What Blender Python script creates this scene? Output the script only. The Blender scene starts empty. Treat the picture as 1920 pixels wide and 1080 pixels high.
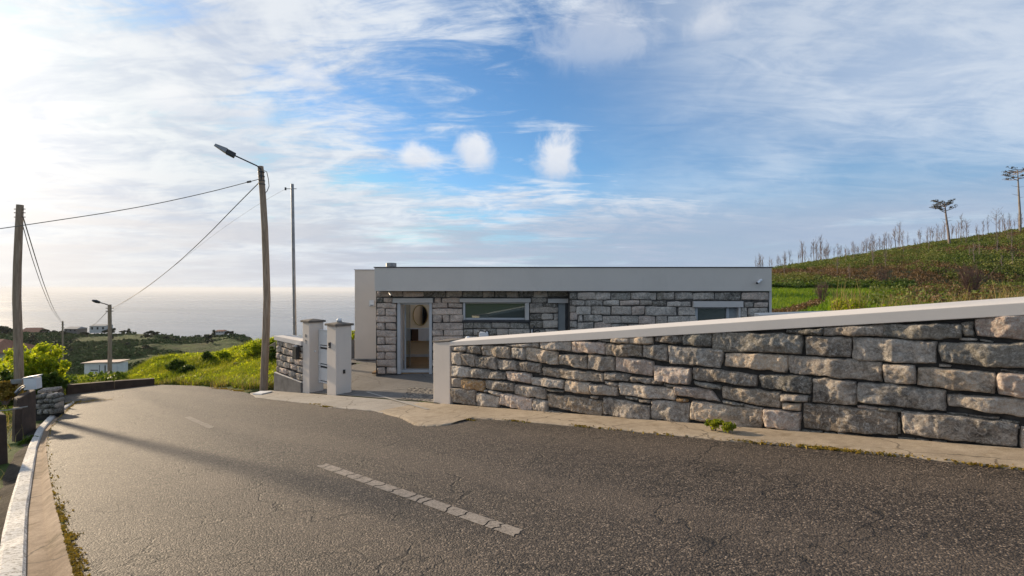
import bpy, math, random
import numpy as np
from mathutils import Vector

sc = bpy.context.scene
col = sc.collection
R = math.radians
rng = np.random.default_rng(7)
random.seed(7)

# ------------------------------------------------------------------ camera, sky, sun, exposure
EYE = 1.65
cam = bpy.data.objects.new("camera", bpy.data.cameras.new("camera"))
col.objects.link(cam)
cam.location = (0, 0, EYE)
cam.rotation_euler = (R(90), 0, 0)
cam.data.sensor_width = 36
cam.data.lens = 18
cam.data.clip_end = 90000
cam.data.clip_start = 0.05
sc.camera = cam

SUN_AZ, SUN_EL = R(-52.5), R(14.0)
SUNV = Vector((math.sin(SUN_AZ) * math.cos(SUN_EL), math.cos(SUN_AZ) * math.cos(SUN_EL), math.sin(SUN_EL)))
sl = bpy.data.lights.new("sun", 'SUN')
sl.energy = 4.8
sl.angle = R(2.0)
sl.color = (1.0, 0.79, 0.54)
so = bpy.data.objects.new("sun", sl)
so.rotation_euler = (-SUNV).to_track_quat('-Z', 'Y').to_euler()
so.location = (-30, 20, 30)
col.objects.link(so)
sc.view_settings.view_transform = 'Standard'
sc.view_settings.look = 'None'
sc.view_settings.gamma = 1
sc.view_settings.exposure = 0.52
sc.view_settings.use_curve_mapping = False
sc.cycles.use_denoising = True
sc.cycles.max_bounces = 6
sc.cycles.diffuse_bounces = 3
sc.cycles.transparent_max_bounces = 6


class G:
    """small node-tree helper"""
    def __init__(s, tree):
        s.t = tree
        tree.nodes.clear()

    def n(s, typ, ins=None, **props):
        nd = s.t.nodes.new('ShaderNode' + typ)
        for k, v in props.items():
            setattr(nd, k, v)
        for k, v in (ins or {}).items():
            if isinstance(v, bpy.types.NodeSocket):
                s.t.links.new(v, nd.inputs[k])
            else:
                nd.inputs[k].default_value = v
        return nd

    def m(s, op, a, b=0.0, c=0.0, clamp=False):
        nd = s.n('Math', {0: a, 1: b, 2: c}, operation=op)
        nd.use_clamp = clamp
        return nd.outputs[0]

    def sm(s, x, lo, hi):
        nd = s.n('MapRange', {'Value': x, 'From Min': lo, 'From Max': hi}, interpolation_type='SMOOTHSTEP')
        return nd.outputs[0]

    def ramp(s, fac, stops):
        nd = s.n('ValToRGB', {'Fac': fac})
        e = nd.color_ramp.elements
        while len(e) < len(stops):
            e.new(0.5)
        for el, (p, c) in zip(e, stops):
            el.position = p
            el.color = (c[0], c[1], c[2], 1) if not isinstance(c, (int, float)) else (c, c, c, 1)
        return nd.outputs[0]

    def mix(s, f, a, b, mode='MIX'):
        nd = s.n('Mix', data_type='RGBA', blend_type=mode)
        for k, v in ((0, f), (6, a), (7, b)):
            if isinstance(v, bpy.types.NodeSocket):
                s.t.links.new(v, nd.inputs[k])
            else:
                nd.inputs[k].default_value = v if k == 0 else (v[0], v[1], v[2], 1)
        return nd.outputs[2]

    def noise(s, vec, scale, detail=4, rough=0.55, dist=0.0):
        nd = s.n('TexNoise', {'Scale': scale, 'Detail': detail, 'Roughness': rough, 'Distortion': dist})
        if vec is not None:
            s.t.links.new(vec, nd.inputs['Vector'])
        return nd.outputs['Fac']


def make_world():
    w = bpy.data.worlds.new("World")
    sc.world = w
    w.use_nodes = True
    g = G(w.node_tree)
    STR = 0.10
    V = g.n('TexCoord').outputs['Generated']
    sp = g.n('SeparateXYZ', {0: V})
    x, y, z = sp.outputs
    zc = g.m('MAXIMUM', z, 0.004)
    vec = g.n('CombineXYZ', {0: x, 1: y, 2: zc}).outputs[0]
    sky = g.n('TexSky', {'Vector': vec}, sky_type='NISHITA', sun_disc=False)
    sky.sun_elevation = SUN_EL
    sky.sun_rotation = SUN_AZ
    sky.altitude = 300
    sky.air_density = 1.0
    sky.dust_density = 0.5
    sky.ozone_density = 2.0
    base = g.mix(1.0, sky.outputs[0], (0.66, 0.94, 1.18), 'MULTIPLY')
    base = g.mix(1.0, base, (6.6, 6.6, 6.6), 'DARKEN')
    dot = g.n('VectorMath', {0: V, 1: tuple(SUNV)}, operation='DOT_PRODUCT').outputs['Value']
    dot = g.m('MAXIMUM', dot, 0.0)
    g1 = g.m('POWER', dot, 26.0)
    g2 = g.m('POWER', dot, 5.0)

    def nz(vecs, loc, rot, scl, scale, detail, rough, dist):
        mp = g.n('Mapping', {'Vector': vecs, 'Location': loc, 'Rotation': (0, 0, R(rot)), 'Scale': scl}).outputs[0]
        return g.noise(mp, scale, detail, rough, dist)
    # cloud-deck coordinates
    den = g.m('ADD', zc, 0.16)
    cp = g.n('CombineXYZ', {0: g.m('DIVIDE', x, den), 1: g.m('DIVIDE', y, den), 2: 0.0}).outputs[0]
    nA = nz(cp, (7.3, 2.9, 0), -20, (0.75, 1.9, 1), 1.25, 11, 0.62, 0.8)
    nB = nz(cp, (-5.1, 8.2, 4), 20, (0.9, 1.1, 1), 0.7, 5, 0.5, 0.3)
    nC = nz(cp, (1.2, -4.4, 2), -24, (1.0, 3.2, 1), 2.6, 10, 0.66, 1.4)
    nD = nz(cp, (9.0, 3.0, 1), 10, (1.3, 1.6, 1), 2.2, 9, 0.62, 0.6)
    left = g.sm(x, 0.20, -0.62)
    dc = g.n('VectorMath', {0: V, 1: tuple(Vector((-0.03, 0.93, 0.30)).normalized())}, operation='DOT_PRODUCT').outputs['Value']
    clear = g.sm(dc, 0.93, 0.993)
    s = g.m('ADD', g.m('MULTIPLY', nA, 0.80), g.m('MULTIPLY', nB, 0.45))
    s = g.m('ADD', s, g.m('MULTIPLY', nC, g.m('SUBTRACT', 0.40, g.m('MULTIPLY', g.sm(x, 0.1, 0.5), 0.22))))
    s = g.m('SUBTRACT', s, g.m('MULTIPLY', g.sm(x, 0.1, 0.5), 0.03))
    s = g.m('ADD', s, g.m('MULTIPLY', g.m('SUBTRACT', nD, 0.5), 0.30))
    s = g.m('ADD', s, g.m('MULTIPLY', left, 0.17))
    s = g.m('SUBTRACT', s, g.m('MULTIPLY', clear, 0.07))
    s = g.m('ADD', s, g.m('MULTIPLY', g.sm(z, 0.28, 0.08), 0.09))
    cir = g.m('MULTIPLY', g.sm(s, 0.74, 1.02), 0.95)
    veil = g.m('MULTIPLY', g.sm(x, 0.02, 0.50), g.sm(g.m('ADD', g.m('MULTIPLY', nB, 0.95), g.m('MULTIPLY', nC, 0.12)), 0.30, 0.66))
    cir = g.m('MAXIMUM', cir, g.m('MULTIPLY', veil, 0.72))
    # cloud colour: bright streaks and greyer, thicker parts
    sh = g.sm(g.m('ADD', g.m('MULTIPLY', nD, 0.7), g.m('MULTIPLY', nC, 0.3)), 0.36, 0.60)
    c0 = g.mix(sh, (3.7, 4.4, 5.5), (5.6, 6.0, 6.5))
    c0 = g.mix(g.m('MULTIPLY', g2, 0.9, clamp=True), c0, g.mix(sh, (4.2, 4.45, 5.0), (5.9, 5.95, 6.0)))
    out = g.mix(cir, base, c0)
    # small puffs
    wob = g.noise(V, 16, 9, 0.66, 0.4)
    wv = g.m('MULTIPLY', g.m('SUBTRACT', wob, 0.5), 2.1)
    for (px, py, wx, wz, op) in ((895, 290, 34, 42, .85), (1046, 300, 42, 50, .85), (782, 296, 42, 24, .8), (585, 146, 36, 22, .5), (1120, 70, 105, 60, .40), (1330, 45, 46, 32, .42), (470, 215, 40, 30, .45), (340, 195, 50, 26, .5)):
        d = Vector(((px - 960) / 960, 1, (540 - py) / 960)).normalized()
        dx = g.m('MULTIPLY', g.m('SUBTRACT', x, d.x), 960 / wx)
        dz = g.m('MULTIPLY', g.m('SUBTRACT', z, d.z), 960 / wz)
        dl = g.m('SQRT', g.m('ADD', g.m('MULTIPLY', dx, dx), g.m('MULTIPLY', dz, dz)))
        dl = g.m('ADD', dl, wv)
        dd = g.m('MULTIPLY', g.m('MULTIPLY', g.sm(dl, 1.25, 0.3), g.m('MULTIPLY', g.sm(dz, -1.15, -0.3), op)), g.sm(y, 0.0, 0.2))
        cc = g.mix(g.sm(g.m('ADD', dz, wv), -0.9, 0.6), (4.9, 5.2, 5.8), (6.5, 6.5, 6.6))
        out = g.mix(dd, out, cc)
    # low stratus bands
    bx = g.n('CombineXYZ', {0: g.m('MULTIPLY', x, 1.5), 1: g.m('MULTIPLY', y, 1.5), 2: g.m('MULTIPLY', z, 17.0)}).outputs[0]
    nS = g.noise(bx, 1.5, 8, 0.62, 0.6)
    nS2 = g.noise(bx, 3.4, 7, 0.62, 0.5)
    env = g.m('MULTIPLY', g.sm(z, 0.20, 0.10), g.sm(z, -0.01, 0.012))
    st = g.m('MULTIPLY', g.sm(g.m('MULTIPLY_ADD', nS2, 0.35, nS), g.m('SUBTRACT', 0.54, g.m('MULTIPLY', g.sm(x, -0.2, 0.4), 0.16)), g.m('SUBTRACT', 0.78, g.m('MULTIPLY', g.sm(x, -0.2, 0.4), 0.13))), env)
    grey = g.mix(g2, (2.6, 3.2, 4.3), (6.2, 5.8, 5.5))
    hz = g.m('MULTIPLY', g.sm(z, 0.12, 0.0), 0.72)
    out = g.mix(hz, out, g.mix(g2, (4.3, 5.0, 6.1), (6.9, 6.5, 5.9)))
    out = g.mix(g.m('MULTIPLY', st, 0.80), out, grey)
    # glow round the sun
    glow = g.n('VectorMath', {0: (14.0, 12.9, 11.0)}, operation='SCALE')
    g.t.links.new(g.m('ADD', g.m('MULTIPLY', g.m('POWER', dot, 40.0), 0.26), g.m('MULTIPLY', g2, 0.002)), glow.inputs['Scale'])
    fin = g.n('VectorMath', {0: out, 1: glow.outputs[0]}, operation='ADD')
    bg = g.n('Background', {'Color': fin.outputs[0], 'Strength': STR})
    g.n('OutputWorld', {'Surface': bg.outputs[0]})


make_world()

# ------------------------------------------------------------------ maths helpers
F = 960.0


def uv(px, py):
    return (px - 960) / F, (py - 540) / F


def at(px, py, Y):
    u, v = uv(px, py)
    return Vector((u * Y, Y, EYE - v * Y))


def road_z(X, Y):
    return 0.10 + 0.07 * X - 0.069 * Y


def on_road(px, py, dz=0.0):
    u, v = uv(px, py)
    Y = (1.55 - dz) / (v - 0.069 + 0.07 * u)
    return Vector((u * Y, Y, EYE - v * Y))


WA = Vector((-1.209, 10.27, 0))
WS = Vector((0.7505, -0.6609, 0))        # along the big wall, towards the camera side
WN = Vector((-0.6609, -0.7505, 0))       # out of the wall, towards the road


def on_wall(px, py):
    u, v = uv(px, py)
    Y = 6.909 / (0.6609 * u + 0.7505)
    s = (Vector((u * Y, Y, 0)) - WA).dot(WS)
    return s, EYE - v * Y


def wall_pt(s, z, out=0.0):
    p = WA + WS * s + WN * out
    return Vector((p.x, p.y, z))


def sstep(a, b, x):
    t = np.clip((x - a) / (b - a), 0, 1)
    return t * t * (3 - 2 * t)


def _h(ix, iy, seed):
    h = (ix.astype(np.int64) * 374761393 + iy.astype(np.int64) * 668265263 + seed * 974711) & 0xffffffff
    h = ((h ^ (h >> 13)) * 1274126177) & 0xffffffff
    return ((h ^ (h >> 16)) & 0xffff) / 65535.0


def vnoise(x, y, seed=0):
    x = np.asarray(x, float)
    y = np.asarray(y, float)
    ix, iy = np.floor(x), np.floor(y)
    fx, fy = x - ix, y - iy
    fx = fx * fx * (3 - 2 * fx)
    fy = fy * fy * (3 - 2 * fy)
    a, b = _h(ix, iy, seed), _h(ix + 1, iy, seed)
    c, d = _h(ix, iy + 1, seed), _h(ix + 1, iy + 1, seed)
    return (a + (b - a) * fx) * (1 - fy) + (c + (d - c) * fx) * fy


def fbm(x, y, seed=0, oct=4):
    s, a, t = 0, 1, 0
    for i in range(oct):
        s = s + a * vnoise(x, y, seed + i * 17)
        t += a
        a *= 0.5
        x = np.asarray(x) * 2.03 + 11.3
        y = np.asarray(y) * 2.03 + 5.7
    return s / t - 0.5


# ------------------------------------------------------------------ object helpers
WORLD = {}


def tag(o, label=None, cat=None, group=None, kind=None):
    if label:
        o['label'] = label
    if cat:
        o['category'] = cat
    if group:
        o['group'] = group
    if kind:
        o['kind'] = kind
    return o


def empty(name, loc, label, cat, group=None):
    o = bpy.data.objects.new(name, None)
    o.empty_display_size = 0.1
    o.location = loc
    col.objects.link(o)
    WORLD[o.name] = Vector(loc)
    return tag(o, label, cat, group)


def np_mesh(name, V, Fq, mat=None, smooth=False):
    """V (n,3); Fq: array (m,3 or 4) or list of faces"""
    me = bpy.data.meshes.new(name)
    if isinstance(Fq, np.ndarray):
        k = Fq.shape[1]
        me.vertices.add(len(V))
        me.vertices.foreach_set('co', np.asarray(V, np.float32).ravel())
        me.loops.add(Fq.size)
        me.loops.foreach_set('vertex_index', Fq.astype(np.int32).ravel())
        me.polygons.add(len(Fq))
        me.polygons.foreach_set('loop_start', np.arange(0, Fq.size, k, dtype=np.int32))
        me.polygons.foreach_set('loop_total', np.full(len(Fq), k, np.int32))
        me.update(calc_edges=True)
        me.validate()
    else:
        me.from_pydata([tuple(v) for v in V], [], Fq)
        me.update()
    if mat:
        me.materials.append(mat)
    if smooth:
        me.polygons.foreach_set('use_smooth', np.ones(len(me.polygons), bool))
    return me


def link(name, me, parent=None):
    o = bpy.data.objects.new(name, me)
    col.objects.link(o)
    if parent is not None:
        o.parent = parent
        WORLD[o.name] = WORLD.get(parent.name, Vector((0, 0, 0)))
    return o


class MB:
    def __init__(s):
        s.v, s.f = [], []

    def add(s, vs, fs):
        b = len(s.v)
        s.v += [Vector(p) for p in vs]
        s.f += [tuple(i + b for i in f) for f in fs]
        return s

    def hexa(s, p):
        """8 points: bottom 4 ccw, top 4 ccw"""
        return s.add(p, [(3, 2, 1, 0), (4, 5, 6, 7), (0, 1, 5, 4), (1, 2, 6, 5), (2, 3, 7, 6), (3, 0, 4, 7)])

    def box(s, x0, x1, y0, y1, z0, z1):
        return s.hexa([(x0, y0, z0), (x1, y0, z0), (x1, y1, z0), (x0, y1, z0), (x0, y0, z1), (x1, y0, z1), (x1, y1, z1), (x0, y1, z1)])

    def obox(s, o, ax, ay, az, lx, ly, lz):
        """oriented box from corner o along unit axes"""
        o = Vector(o)
        ax, ay, az = Vector(ax) * lx, Vector(ay) * ly, Vector(az) * lz
        return s.hexa([o, o + ax, o + ax + ay, o + ay, o + az, o + ax + az, o + ax + ay + az, o + ay + az])

    def tube(s, pts, rad, n=8, cap=True):
        pts = [Vector(p) for p in pts]
        if not isinstance(rad, (list, tuple)):
            rad = [rad] * len(pts)
        b = len(s.v)
        prev = None
        for i, p in enumerate(pts):
            t = (pts[min(i + 1, len(pts) - 1)] - pts[max(i - 1, 0)]).normalized()
            if prev is None:
                a = t.orthogonal().normalized()
            else:
                a = (prev - t * prev.dot(t))
                a = a.normalized() if a.length > 1e-6 else t.orthogonal().normalized()
            prev = a
            c = t.cross(a)
            for k in range(n):
                an = 2 * math.pi * k / n
                s.v.append(p + (a * math.cos(an) + c * math.sin(an)) * rad[i])
        for i in range(len(pts) - 1):
            for k in range(n):
                s.f.append((b + i * n + k, b + i * n + (k + 1) % n, b + (i + 1) * n + (k + 1) % n, b + (i + 1) * n + k))
        if cap:
            s.f.append(tuple(b + k for k in reversed(range(n))))
            s.f.append(tuple(b + (len(pts) - 1) * n + k for k in range(n)))
        return s

    def build(s, name, mat, parent=None, smooth=False, bevel=0.0, origin=None):
        off = WORLD.get(parent.name, Vector((0, 0, 0))) if parent is not None else (Vector(origin) if origin is not None else Vector((0, 0, 0)))
        me = np_mesh(name, [p - off for p in s.v], s.f, mat, smooth)
        o = link(name, me, parent)
        if parent is None and origin is not None:
            o.location = off
            WORLD[o.name] = off
        if bevel:
            b = o.modifiers.new('bevel', 'BEVEL')
            b.width = bevel
            b.segments = 2
            b.limit_method = 'ANGLE'
        return o


# ------------------------------------------------------------------ materials
def newmat(name):
    m = bpy.data.materials.new(name)
    m.use_nodes = True
    g = G(m.node_tree)
    return m, g


def finish(g, color, rough=0.8, bump=None, bstr=0.3, bdist=0.02, metal=0.0, spec=0.4, trans=None, **ins):
    p = g.n('BsdfPrincipled')
    for k, v in (('Base Color', color), ('Roughness', rough), ('Metallic', metal), ('Specular IOR Level', spec)):
        if isinstance(v, bpy.types.NodeSocket):
            g.t.links.new(v, p.inputs[k])
        elif k == 'Base Color':
            p.inputs[k].default_value = (v[0], v[1], v[2], 1)
        else:
            p.inputs[k].default_value = v
    for k, v in ins.items():
        p.inputs[k.replace('_', ' ')].default_value = v
    if bump is not None:
        b = g.n('Bump', {'Height': bump, 'Strength': bstr, 'Distance': bdist})
        g.t.links.new(b.outputs[0], p.inputs['Normal'])
    sh = p.outputs[0]
    if trans is not None:
        t = g.n('BsdfTranslucent')
        if isinstance(trans[0], bpy.types.NodeSocket):
            g.t.links.new(trans[0], t.inputs['Color'])
        else:
            t.inputs['Color'].default_value = (*trans[0], 1)
        mx = g.n('MixShader', {0: trans[1], 1: sh, 2: t.outputs[0]})
        sh = mx.outputs[0]
    g.n('OutputMaterial', {'Surface': sh})


def OBJ(g):
    return g.n('TexCoord').outputs['Object']


def RND(g):
    return g.n('ObjectInfo').outputs['Random']


def basic(name, c1, c2, scale=6, rough=0.8, bscale=40, bstr=0.2, spec=0.35, metal=0.0, bdist=0.01):
    m, g = newmat(name)
    o = OBJ(g)
    n1 = g.noise(o, scale, 6, 0.6)
    f = g.ramp(n1, [(0.3, c1), (0.7, c2)])
    finish(g, f, rough, g.noise(o, bscale, 6, 0.65), bstr, bdist, metal, spec)
    return m


def stone_mat(name, light, dark, brown, rndshift=1.0, contrast=1.0):
    m, g = newmat(name)
    o = OBJ(g)
    r = RND(g)
    off = g.n('CombineXYZ', {0: g.m('MULTIPLY', r, 37.0), 1: g.m('MULTIPLY', r, 91.0), 2: g.m('MULTIPLY', r, 53.0)}).outputs[0]
    v = g.n('VectorMath', {0: o, 1: off}, operation='ADD').outputs[0]
    big = g.noise(v, 2.6, 5, 0.6, 0.6)
    mid = g.noise(v, 11, 8, 0.68, 0.8)
    fine = g.noise(v, 48, 8, 0.78, 0.6)
    crisp = g.noise(v, 24, 10, 0.82, 1.2)
    r2 = g.m('FRACT', g.m('MULTIPLY', r, 7.13))
    r3 = g.m('FRACT', g.m('MULTIPLY', r, 23.7))
    f = g.m('ADD', g.m('MULTIPLY', big, 0.9), g.m('MULTIPLY', mid, 0.9))
    f = g.m('ADD', f, g.m('MULTIPLY', g.m('SUBTRACT', r2, 0.5), 0.30 * rndshift))
    c = g.ramp(f, [(0.60, dark), (0.80, tuple(0.55 * a + 0.45 * b for a, b in zip(dark, light))), (0.98, light), (1.0, tuple(min(1, a * 1.12) for a in light))])
    c = g.mix(g.m('MULTIPLY', g.sm(r3, 0.45, 1.0), 0.55), c, brown)
    # pale lichen and mineral streaks, dark pits
    lich = g.sm(g.noise(v, 9.0, 10, 0.82, 2.0), 0.49, 0.60)
    c = g.mix(g.m('MULTIPLY', lich, 0.68), c, (0.68, 0.64, 0.575))
    pit = g.sm(g.noise(v, 26, 6, 0.7), 0.42, 0.30)
    c = g.mix(g.m('MULTIPLY', pit, 0.5), c, tuple(a * 0.5 for a in dark))
    c = g.mix(g.m('MULTIPLY', g.sm(g.noise(v, 4.2, 6, 0.7, 1.0), 0.58, 0.70), 0.45), c, (0.10, 0.11, 0.075))
    c = g.mix(0.55, c, g.ramp(fine, [(0.36, 0.12), (0.52, 0.5), (0.66, 0.95)]), 'OVERLAY')
    c = g.mix(g.m('MULTIPLY', g.sm(crisp, 0.55, 0.64), 0.55), c, tuple(min(1, a * 1.25) for a in light))
    c = g.mix(g.m('MULTIPLY', g.sm(crisp, 0.42, 0.34), 0.5), c, tuple(a * 0.55 for a in dark))
    vor = g.n('TexVoronoi', {'Vector': v, 'Scale': 16.0, 'Randomness': 1.0}).outputs['Distance']
    h = g.m('ADD', g.m('MULTIPLY', mid, 0.9), g.m('ADD', g.m('MULTIPLY', crisp, 0.8), g.m('ADD', g.m('MULTIPLY', fine, 0.3), g.m('MULTIPLY', vor, 0.25))))
    finish(g, c, 0.88, h, 1.0, 0.05, 0.0, 0.25)
    return m


M = {}
M['stone'] = stone_mat('rubble_stone', (0.60, 0.52, 0.435), (0.115, 0.102, 0.088), (0.27, 0.215, 0.16))
M['stone_grey'] = stone_mat('grey_stone', (0.62, 0.555, 0.48), (0.17, 0.155, 0.135), (0.50, 0.41, 0.33), 0.8)
M['stone_pale'] = stone_mat('pale_pinkish_stone', (0.76, 0.62, 0.52), (0.34, 0.28, 0.235), (0.62, 0.48, 0.38), 0.6)
M['stone_dark'] = stone_mat('dark_stone', (0.33, 0.305, 0.26), (0.075, 0.071, 0.062), (0.21, 0.175, 0.13))
M['stone_ochre'] = stone_mat('ochre_stone', (0.46, 0.29, 0.14), (0.22, 0.13, 0.07), (0.40, 0.25, 0.12))
M['stone_tan'] = stone_mat('tan_stone', (0.68, 0.555, 0.425), (0.16, 0.132, 0.102), (0.42, 0.32, 0.22))
M['mortar'] = basic('dark_joint_mortar', (0.022, 0.021, 0.020), (0.06, 0.056, 0.05), 9, 0.95, 60, 0.6)
M['mortar_light'] = basic('joint_mortar', (0.05, 0.048, 0.044), (0.12, 0.11, 0.10), 9, 0.95, 60, 0.6)


def plaster(name, base, amount=0.05):
    m, g = newmat(name)
    o = OBJ(g)
    n = g.noise(o, 1.3, 7, 0.65)
    st = g.n('Mapping', {'Vector': o, 'Scale': (5, 5, 0.5)}).outputs[0]
    n2 = g.noise(st, 2.0, 6, 0.6)
    c = g.mix(g.m('MULTIPLY', g.sm(n, 0.4, 0.75), 0.35), base, tuple(b * (1 - 3 * amount) for b in base))
    c = g.mix(g.m('MULTIPLY', g.sm(n2, 0.55, 0.8), 0.22), c, tuple(b * (0.80 - amount) for b in base))
    finish(g, c, 0.85, g.noise(o, 160, 4, 0.6), 0.25, 0.004, 0.0, 0.3)
    return m


M['plaster'] = plaster('off_white_plaster', (0.62, 0.575, 0.52))
M['plaster_pier'] = plaster('cream_plaster', (0.68, 0.60, 0.52))
M['plaster_grey'] = plaster('pale_grey_plaster', (0.56, 0.535, 0.50))
M['plaster_int'] = plaster('cream_interior_paint', (0.86, 0.71, 0.50), 0.01)
M['plinth'] = basic('grey_render', (0.10, 0.095, 0.09), (0.20, 0.19, 0.18), 3.5, 0.9, 50, 0.4)
M['cap'] = basic('brown_stone_cap', (0.10, 0.085, 0.07), (0.17, 0.145, 0.12), 8, 0.8, 50, 0.3)
M['coping'] = plaster('white_painted_coping', (0.68, 0.63, 0.575), 0.04)
M['conc'] = None


def concrete(name, c1, c2, moss=0.25, dirt=(0.12, 0.085, 0.04)):
    m, g = newmat(name)
    o = OBJ(g)
    n = g.noise(o, 1.1, 8, 0.65, 0.4)
    n2 = g.noise(o, 9, 8, 0.7)
    f = g.noise(o, 90, 5, 0.7)
    c = g.ramp(g.m('MULTIPLY_ADD', n2, 0.5, g.m('MULTIPLY', n, 0.6)), [(0.38, c1), (0.70, c2)])
    c = g.mix(g.m('MULTIPLY', g.sm(g.noise(o, 3.2, 8, 0.7, 0.6), 0.52, 0.68), moss), c, dirt)
    c = g.mix(0.5, c, g.ramp(f, [(0.3, 0.25), (0.7, 0.8)]), 'OVERLAY')
    vo = g.n('TexVoronoi', {'Vector': g.n('VectorMath', {0: o, 1: g.n('VectorMath', {0: g.n('TexNoise', {'Vector': o, 'Scale': 2.5, 'Detail': 5.0}).outputs['Color'], 'Scale': 0.35}, operation='SCALE').outputs[0]}, operation='ADD').outputs[0], 'Scale': 0.8}, feature='DISTANCE_TO_EDGE').outputs['Distance']
    cr = g.m('MULTIPLY', g.sm(vo, 0.010, 0.003), 0.6)
    c = g.mix(cr, c, (0.05, 0.04, 0.03))
    finish(g, c, 0.9, g.m('ADD', n2, g.m('MULTIPLY', f, 0.6)), 0.45, 0.012, 0.0, 0.25)
    return m


M['kerb'] = concrete('tan_kerb_concrete', (0.24, 0.19, 0.135), (0.42, 0.345, 0.255), 0.45)
M['apron'] = concrete('apron_concrete', (0.23, 0.21, 0.185), (0.36, 0.325, 0.28), 0.15)
M['gutter'] = concrete('brown_gutter_concrete', (0.15, 0.10, 0.062), (0.40, 0.30, 0.21), 0.8, (0.11, 0.075, 0.035))
M['court'] = concrete('forecourt_screed', (0.12, 0.112, 0.104), (0.18, 0.168, 0.155), 0.05)
M['line_strip'] = basic('pale_drain_strip', (0.25, 0.235, 0.21), (0.34, 0.32, 0.29), 8, 0.7)


def asphalt():
    m, g = newmat('worn_asphalt')
    o = OBJ(g)
    big = g.noise(o, 0.35, 5, 0.6, 0.3)
    mid = g.noise(o, 2.3, 8, 0.68)
    vo = g.n('TexVoronoi', {'Vector': o, 'Scale': 80.0, 'Randomness': 1.0})
    agg = vo.outputs['Color']
    aggv = g.n('SeparateColor', {0: agg}).outputs[0]
    d = vo.outputs['Distance']
    fine = g.noise(o, 150, 4, 0.7)
    base = g.ramp(g.m('MULTIPLY_ADD', mid, 0.5, g.m('MULTIPLY', big, 0.5)), [(0.36, (0.048, 0.037, 0.028)), (0.64, (0.105, 0.081, 0.060))])
    pebb = g.ramp(aggv, [(0.0, (0.020, 0.015, 0.011)), (0.45, (0.055, 0.042, 0.032)), (0.75, (0.110, 0.085, 0.064)), (0.93, (0.19, 0.147, 0.11)), (1.0, (0.38, 0.30, 0.23))])
    c = g.mix(0.85, base, pebb)
    c = g.mix(g.m('MULTIPLY', g.sm(d, 0.45, 0.75), 0.7), c, (0.02, 0.018, 0.017))
    vo2 = g.n('TexVoronoi', {'Vector': o, 'Scale': 38.0, 'Randomness': 1.0})
    chip = g.n('SeparateColor', {0: vo2.outputs['Color']}).outputs[1]
    chm = g.m('MULTIPLY', g.sm(chip, 0.80, 0.90), g.sm(vo2.outputs['Distance'], 0.42, 0.25))
    c = g.mix(g.m('MULTIPLY', chm, 0.8), c, (0.24, 0.19, 0.145))
    drk = g.m('MULTIPLY', g.sm(chip, 0.22, 0.12), g.sm(vo2.outputs['Distance'], 0.5, 0.3))
    c = g.mix(g.m('MULTIPLY', drk, 0.8), c, (0.018, 0.015, 0.012))
    # polished wheel tracks along the road, old patches and stains
    across = g.n('VectorMath', {0: o, 1: (0.6609, 0.7505, 0)}, operation='DOT_PRODUCT').outputs['Value']
    across = g.m('ADD', across, g.m('MULTIPLY', g.m('SUBTRACT', g.noise(o, 0.25, 3), 0.5), 1.2))
    tr = g.m('SINE', g.m('MULTIPLY', across, 3.7))
    c = g.mix(g.m('MULTIPLY', g.sm(tr, 0.1, 0.9), 0.22), c, (0.16, 0.125, 0.095))
    stn = g.sm(g.noise(o, 0.9, 7, 0.7, 0.8), 0.56, 0.68)
    c = g.mix(g.m('MULTIPLY', stn, 0.35), c, (0.030, 0.024, 0.020))
    # wandering cracks
    wob = g.n('VectorMath', {0: g.n('TexNoise', {'Vector': o, 'Scale': 3.0, 'Detail': 6.0}).outputs['Color'], 'Scale': 0.55}, operation='SCALE').outputs[0]
    ov = g.n('VectorMath', {0: o, 1: wob}, operation='ADD').outputs[0]
    st = g.n('Mapping', {'Vector': ov, 'Rotation': (0, 0, R(42)), 'Scale': (0.42, 1.0, 1)}).outputs[0]
    ce = g.n('TexVoronoi', {'Vector': st, 'Scale': 1.5}, feature='DISTANCE_TO_EDGE').outputs['Distance']
    ce2 = g.n('TexVoronoi', {'Vector': ov, 'Scale': 3.4}, feature='DISTANCE_TO_EDGE').outputs['Distance']
    k1 = g.m('MULTIPLY', g.sm(ce, 0.016, 0.004), g.sm(g.noise(o, 0.8, 4, 0.6), 0.38, 0.50))
    k2 = g.m('MULTIPLY', g.sm(ce2, 0.024, 0.005), g.sm(g.noise(o, 1.7, 4, 0.6), 0.42, 0.56))
    k = g.m('MAXIMUM', k1, g.m('MULTIPLY', k2, 0.75))
    c = g.mix(g.m('MULTIPLY', k, 0.7), c, (0.016, 0.013, 0.010))
    h = g.m('SUBTRACT', g.m('ADD', g.m('MULTIPLY', d, -0.8), g.m('MULTIPLY', fine, 0.4)), g.m('MULTIPLY', k, 1.2))
    finish(g, c, 0.70, h, 0.7, 0.014, 0.0, 0.35)
    return m


M['asphalt'] = asphalt()


def road_paint(nm='worn_white_road_paint', f=1.0):
    m, g = newmat(nm)
    o = OBJ(g)
    n = g.noise(o, 22, 8, 0.75)
    n2 = g.noise(o, 90, 4, 0.7)
    c = g.ramp(g.m('MULTIPLY_ADD', n2, 0.5, g.m('MULTIPLY', n, 0.5)), [(0.40, (0.09, 0.075, 0.062)), (0.49, (0.27 * f, 0.23 * f, 0.19 * f)), (0.70, (0.40 * f, 0.35 * f, 0.30 * f))])
    finish(g, c, 0.75, n2, 0.6, 0.006, 0.0, 0.3)
    return m


M['paint'] = road_paint()
M['paint_worn'] = road_paint('almost_worn_off_road_paint', 0.72)


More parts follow.
